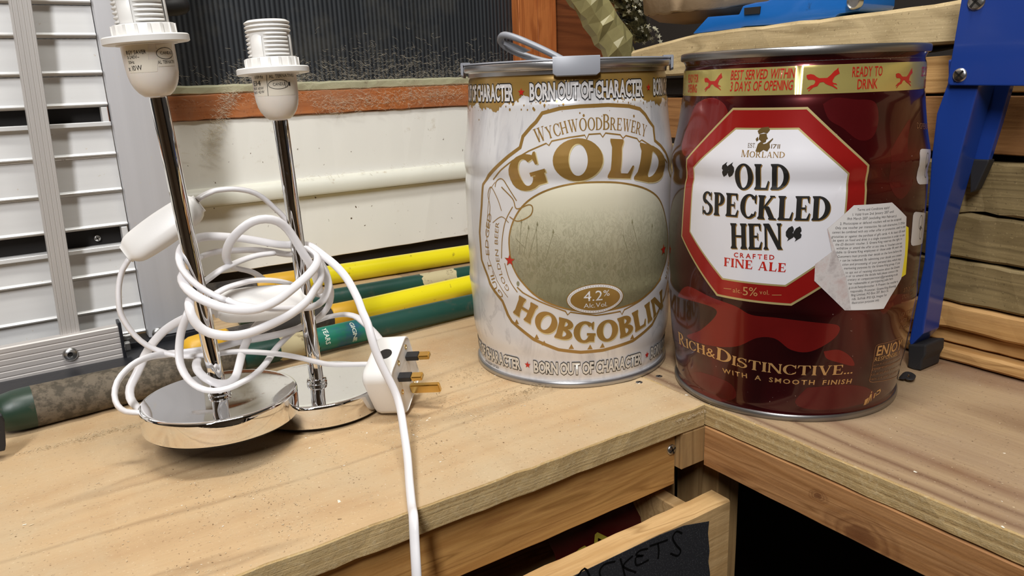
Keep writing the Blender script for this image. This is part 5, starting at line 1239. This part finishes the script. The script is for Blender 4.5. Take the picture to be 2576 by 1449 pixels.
# foil-wrapped pole leaning in the corner, star garland beside it
fb = thing('wrapped_pole', 'pole wrapped in crumpled gold foil leaning in the corner behind the kegs', 'pole', on(1, .42, 1570, 150))
A_, B_ = on(1, .42, 1470, -60), on(1, .42, 1588, 172)
A_.y = .44; B_.y = .42
dv = (B_-A_); ax_ = dv.normalized(); b_ = bmesh.new(); M = frame_of(ax_); rings = []
for i in range(13):
    t_ = i/12; c_ = A_.lerp(B_, t_); w_ = .0225*(1 if t_ < .7 else 1-.55*((t_-.7)/.3)**1.5)
    rings.append([b_.verts.new(c_+M @ V((w_*(1+random.uniform(-.14, .16))*cos(a), .7*w_*(1+random.uniform(-.3, .2))*sin(a), random.uniform(-.004, .004)))) for a in [2*pi*k/9 for k in range(9)]])
for p, q in zip(rings, rings[1:]):
    for k in range(9): b_.faces.new((p[k], p[(k+1) % 9], q[(k+1) % 9])); b_.faces.new((p[k], q[(k+1) % 9], q[k]))
b_.faces.new(rings[-1]); b_.faces.new(rings[0]); bmesh.ops.recalc_face_normals(b_, faces=b_.faces[:])
obj('foil_wrap', b_, 'foil_wrap', fb)
Mq = M; off_ = (RIGHT*-.0165)
obj('orange_edge', tube([A_+off_+V((0, -.008, 0)), A_.lerp(B_, .5)+off_+V((0, -.009, -.001)), B_+off_*.5+V((0, -.007, 0))], .0045, .0012, 10, .01), 'wrap_orange', fb, smooth=60)
sg = thing('star_garland', 'dark tinsel garland with small silver stars beside the gold foil pole', 'garland', on(1, .45, 1620, 60))
GA, GB = on(1, .445, 1560, -40), on(1, .445, 1618, 105)
b_ = bmesh.new(); rings = []
for i in range(30):
    t_ = i/29; c_ = GA.lerp(GB, t_); w_ = .026*(1-.45*t_)
    rings.append([b_.verts.new(c_+V((w_*(1+random.uniform(-.12, .12))*cos(a), .5*w_*sin(a), .25*w_*cos(a)*random.random()))) for a in [2*pi*k/18 for k in range(18)]])
for p, q in zip(rings, rings[1:]):
    for k in range(18): b_.faces.new((p[k], p[(k+1) % 18], q[(k+1) % 18], q[k]))
b_.faces.new(rings[-1]); b_.faces.new(rings[0]); bmesh.ops.recalc_face_normals(b_, faces=b_.faces[:])
obj('tinsel', b_, 'tinsel_dark', sg)
b_ = bmesh.new()
for k in range(70):
    t_ = random.random(); c_ = GA.lerp(GB, t_)+V((max(-.018, min(.018, random.gauss(0, .010))), -.013-random.uniform(0, .003), random.gauss(0, .004))); r_ = random.uniform(.0022, .0046); q_ = Matrix.Rotation(random.uniform(-.7, .7), 3, 'Z') @ Matrix.Rotation(random.uniform(-.6, .6), 3, 'X')
    vv = [b_.verts.new(c_+q_ @ V((x, 0, z))) for x, z in star(0, 0, r_, random.random()*6)]; b_.faces.new(vv)
o = obj('stars', b_, 'tinsel_star', sg); o['kind'] = 'stuff'

# ------------------------------------------------------------------ sawdust and shavings
def flakes(n_, region, size, mat, label, dens=None):
    bm = bmesh.new(); c_ = 0
    while c_ < n_:
        x, y = region()
        if y < .002 and x < 0: continue
        z = 0 if x < 0 else -.0002
        s_ = size*random.lognormvariate(0, .45); a = random.random()*6.3; t_ = random.uniform(-.4, .4); h = s_*random.uniform(.1, .35)
        d1 = V((cos(a), sin(a), 0))*s_; d2 = V((-sin(a), cos(a), 0))*s_*random.uniform(.3, .7); P = V((x, y, z+.00003+h*.5))
        v = [bm.verts.new(p) for p in (P-d1-d2*.6-V((0, 0, h*.5)), P+d1-d2-V((0, 0, h*.4)), P+d1*.8+d2-V((0, 0, h*.3)), P-d1*.7+d2-V((0, 0, h*.5)), P+V((0, 0, h)))]
        for i in range(4): bm.faces.new((v[i], v[(i+1) % 4], v[4]))
        c_ += 1
    o = obj('sawdust', bm, mat); finish(o, label, 'sawdust', kind='stuff')
def spots(L):
    tot = sum(l[-1] for l in L)
    def f():
        r_ = random.random()*tot
        for l in L:
            r_ -= l[-1]
            if r_ <= 0: break
        (px, py), sx_, sy_, w = l; P = on(2, 0, px, py); return random.gauss(P.x, sx_), random.gauss(P.y, sy_)
    return f
flakes(12000, spots([((1090, 1040), .045, .02, 3), ((1150, 900), .04, .03, 2), ((300, 1080), .03, .003, 2.2), ((820, 1130), .05, .03, 2.2), ((900, 1230), .07, .03, 2), ((1300, 1000), .04, .012, 1.6), ((500, 1230), .12, .06, 1.6), ((1620, 990), .02, .02, .7), ((2100, 1100), .08, .12, .6), ((700, 1150), .2, .1, 2)]), .00027, 'sawdust', 'fine pale sawdust scattered over both worktops')
flakes(1100, spots([((1000, 1150), .10, .05, 2), ((700, 1200), .12, .06, 1), ((1150, 1000), .05, .03, 1), ((2200, 1100), .06, .1, .5)]), .00028, 'sawdust_dark', 'dark wood specks among the sawdust on the worktops')
flakes(120, spots([((1000, 1120), .10, .05, 2), ((1800, 1040), .02, .01, .5), ((2200, 1100), .08, .12, 1)]), .00055, 'sawdust_white', 'white chips among the sawdust on the worktops')
def curls(n_, centre, sx_, sy_, label, edge=False):
    bm = bmesh.new()
    for k in range(n_):
        P = on(2, 0, *centre) if isinstance(centre, tuple) else centre
        P = P+V((random.gauss(0, sx_), random.gauss(0, sy_), .0004)); r_ = random.uniform(.0006, .0018); a0 = random.random()*6.3; w = random.uniform(.0002, .0006)
        row = []; n2 = 7; tilt = random.uniform(-1, 1)
        for i in range(n2):
            a = a0+i*.55; q = P+V((r_*cos(a), r_*sin(a)*cos(tilt), abs(r_*sin(a)*sin(tilt))+.0001*i)); row.append((bm.verts.new(q), bm.verts.new(q+V((0, 0, w)))))
        for a, b in zip(row, row[1:]): bm.faces.new((a[0], b[0], b[1], a[1]))
    o = obj('wood_shavings', bm, 'sawdust'); finish(o, label, 'shavings', kind='stuff')
curls(90, (1335, 985), .012, .003, 'curled wood shavings in front of the white keg')
curls(110, (300, 1085), .028, .0025, 'curled wood shavings along the dusty tool grip')
curls(70, on(1, -.0005, 1760, 1042), .012, .0008, 'shavings caught on the corner where the worktops meet')
curls(60, (1180, 945), .018, .010, 'curled wood shavings between plug and white keg')
# marker lettering on the tape and print on the packet
tmp = bmesh.new()
def hand(path_px, w):
    P = [on(1, -.0189, *q) for q in path_px]; pl = smooth_path([(p.x, p.z) for p in P], 5)
    for q in band(pl, w): 
        vv = [tmp.verts.new((x, -.0190, z)) for x, z in q]; tmp.faces.new(vv)
for pth in (((1716, 1342), (1702, 1337), (1692, 1352), (1700, 1370), (1712, 1385), (1704, 1398), (1686, 1392)), ((1634, 1374), (1680, 1358)), ((1655, 1367), (1657, 1386), (1655, 1406)), ((1630, 1380), (1610, 1385), (1600, 1396), (1618, 1398), (1600, 1402), (1602, 1422), (1632, 1408)), ((1560, 1405), (1566, 1425), (1572, 1450)), ((1592, 1398), (1568, 1424), (1600, 1440)), ((1548, 1412), (1520, 1420), (1508, 1440), (1520, 1462), (1550, 1455)), ((1430, 1490), (1470, 1430), (1492, 1480)), ((1446, 1468), (1486, 1460))): hand(pth, .0016)
bmesh.ops.recalc_face_normals(tmp, faces=tmp.faces[:]); obj('lettering', tmp, 'marker_black', tl)
tmp = bmesh.new(); lay(tmp, 'PA', [(-.100, -.112), (-.070, -.100)], .016, sb)
for v in tmp.verts: v.co = V((v.co.x, .0255, v.co.y))
obj('lettering', tmp, 'packet_yellow', rp)
bpy.context.view_layer.update()
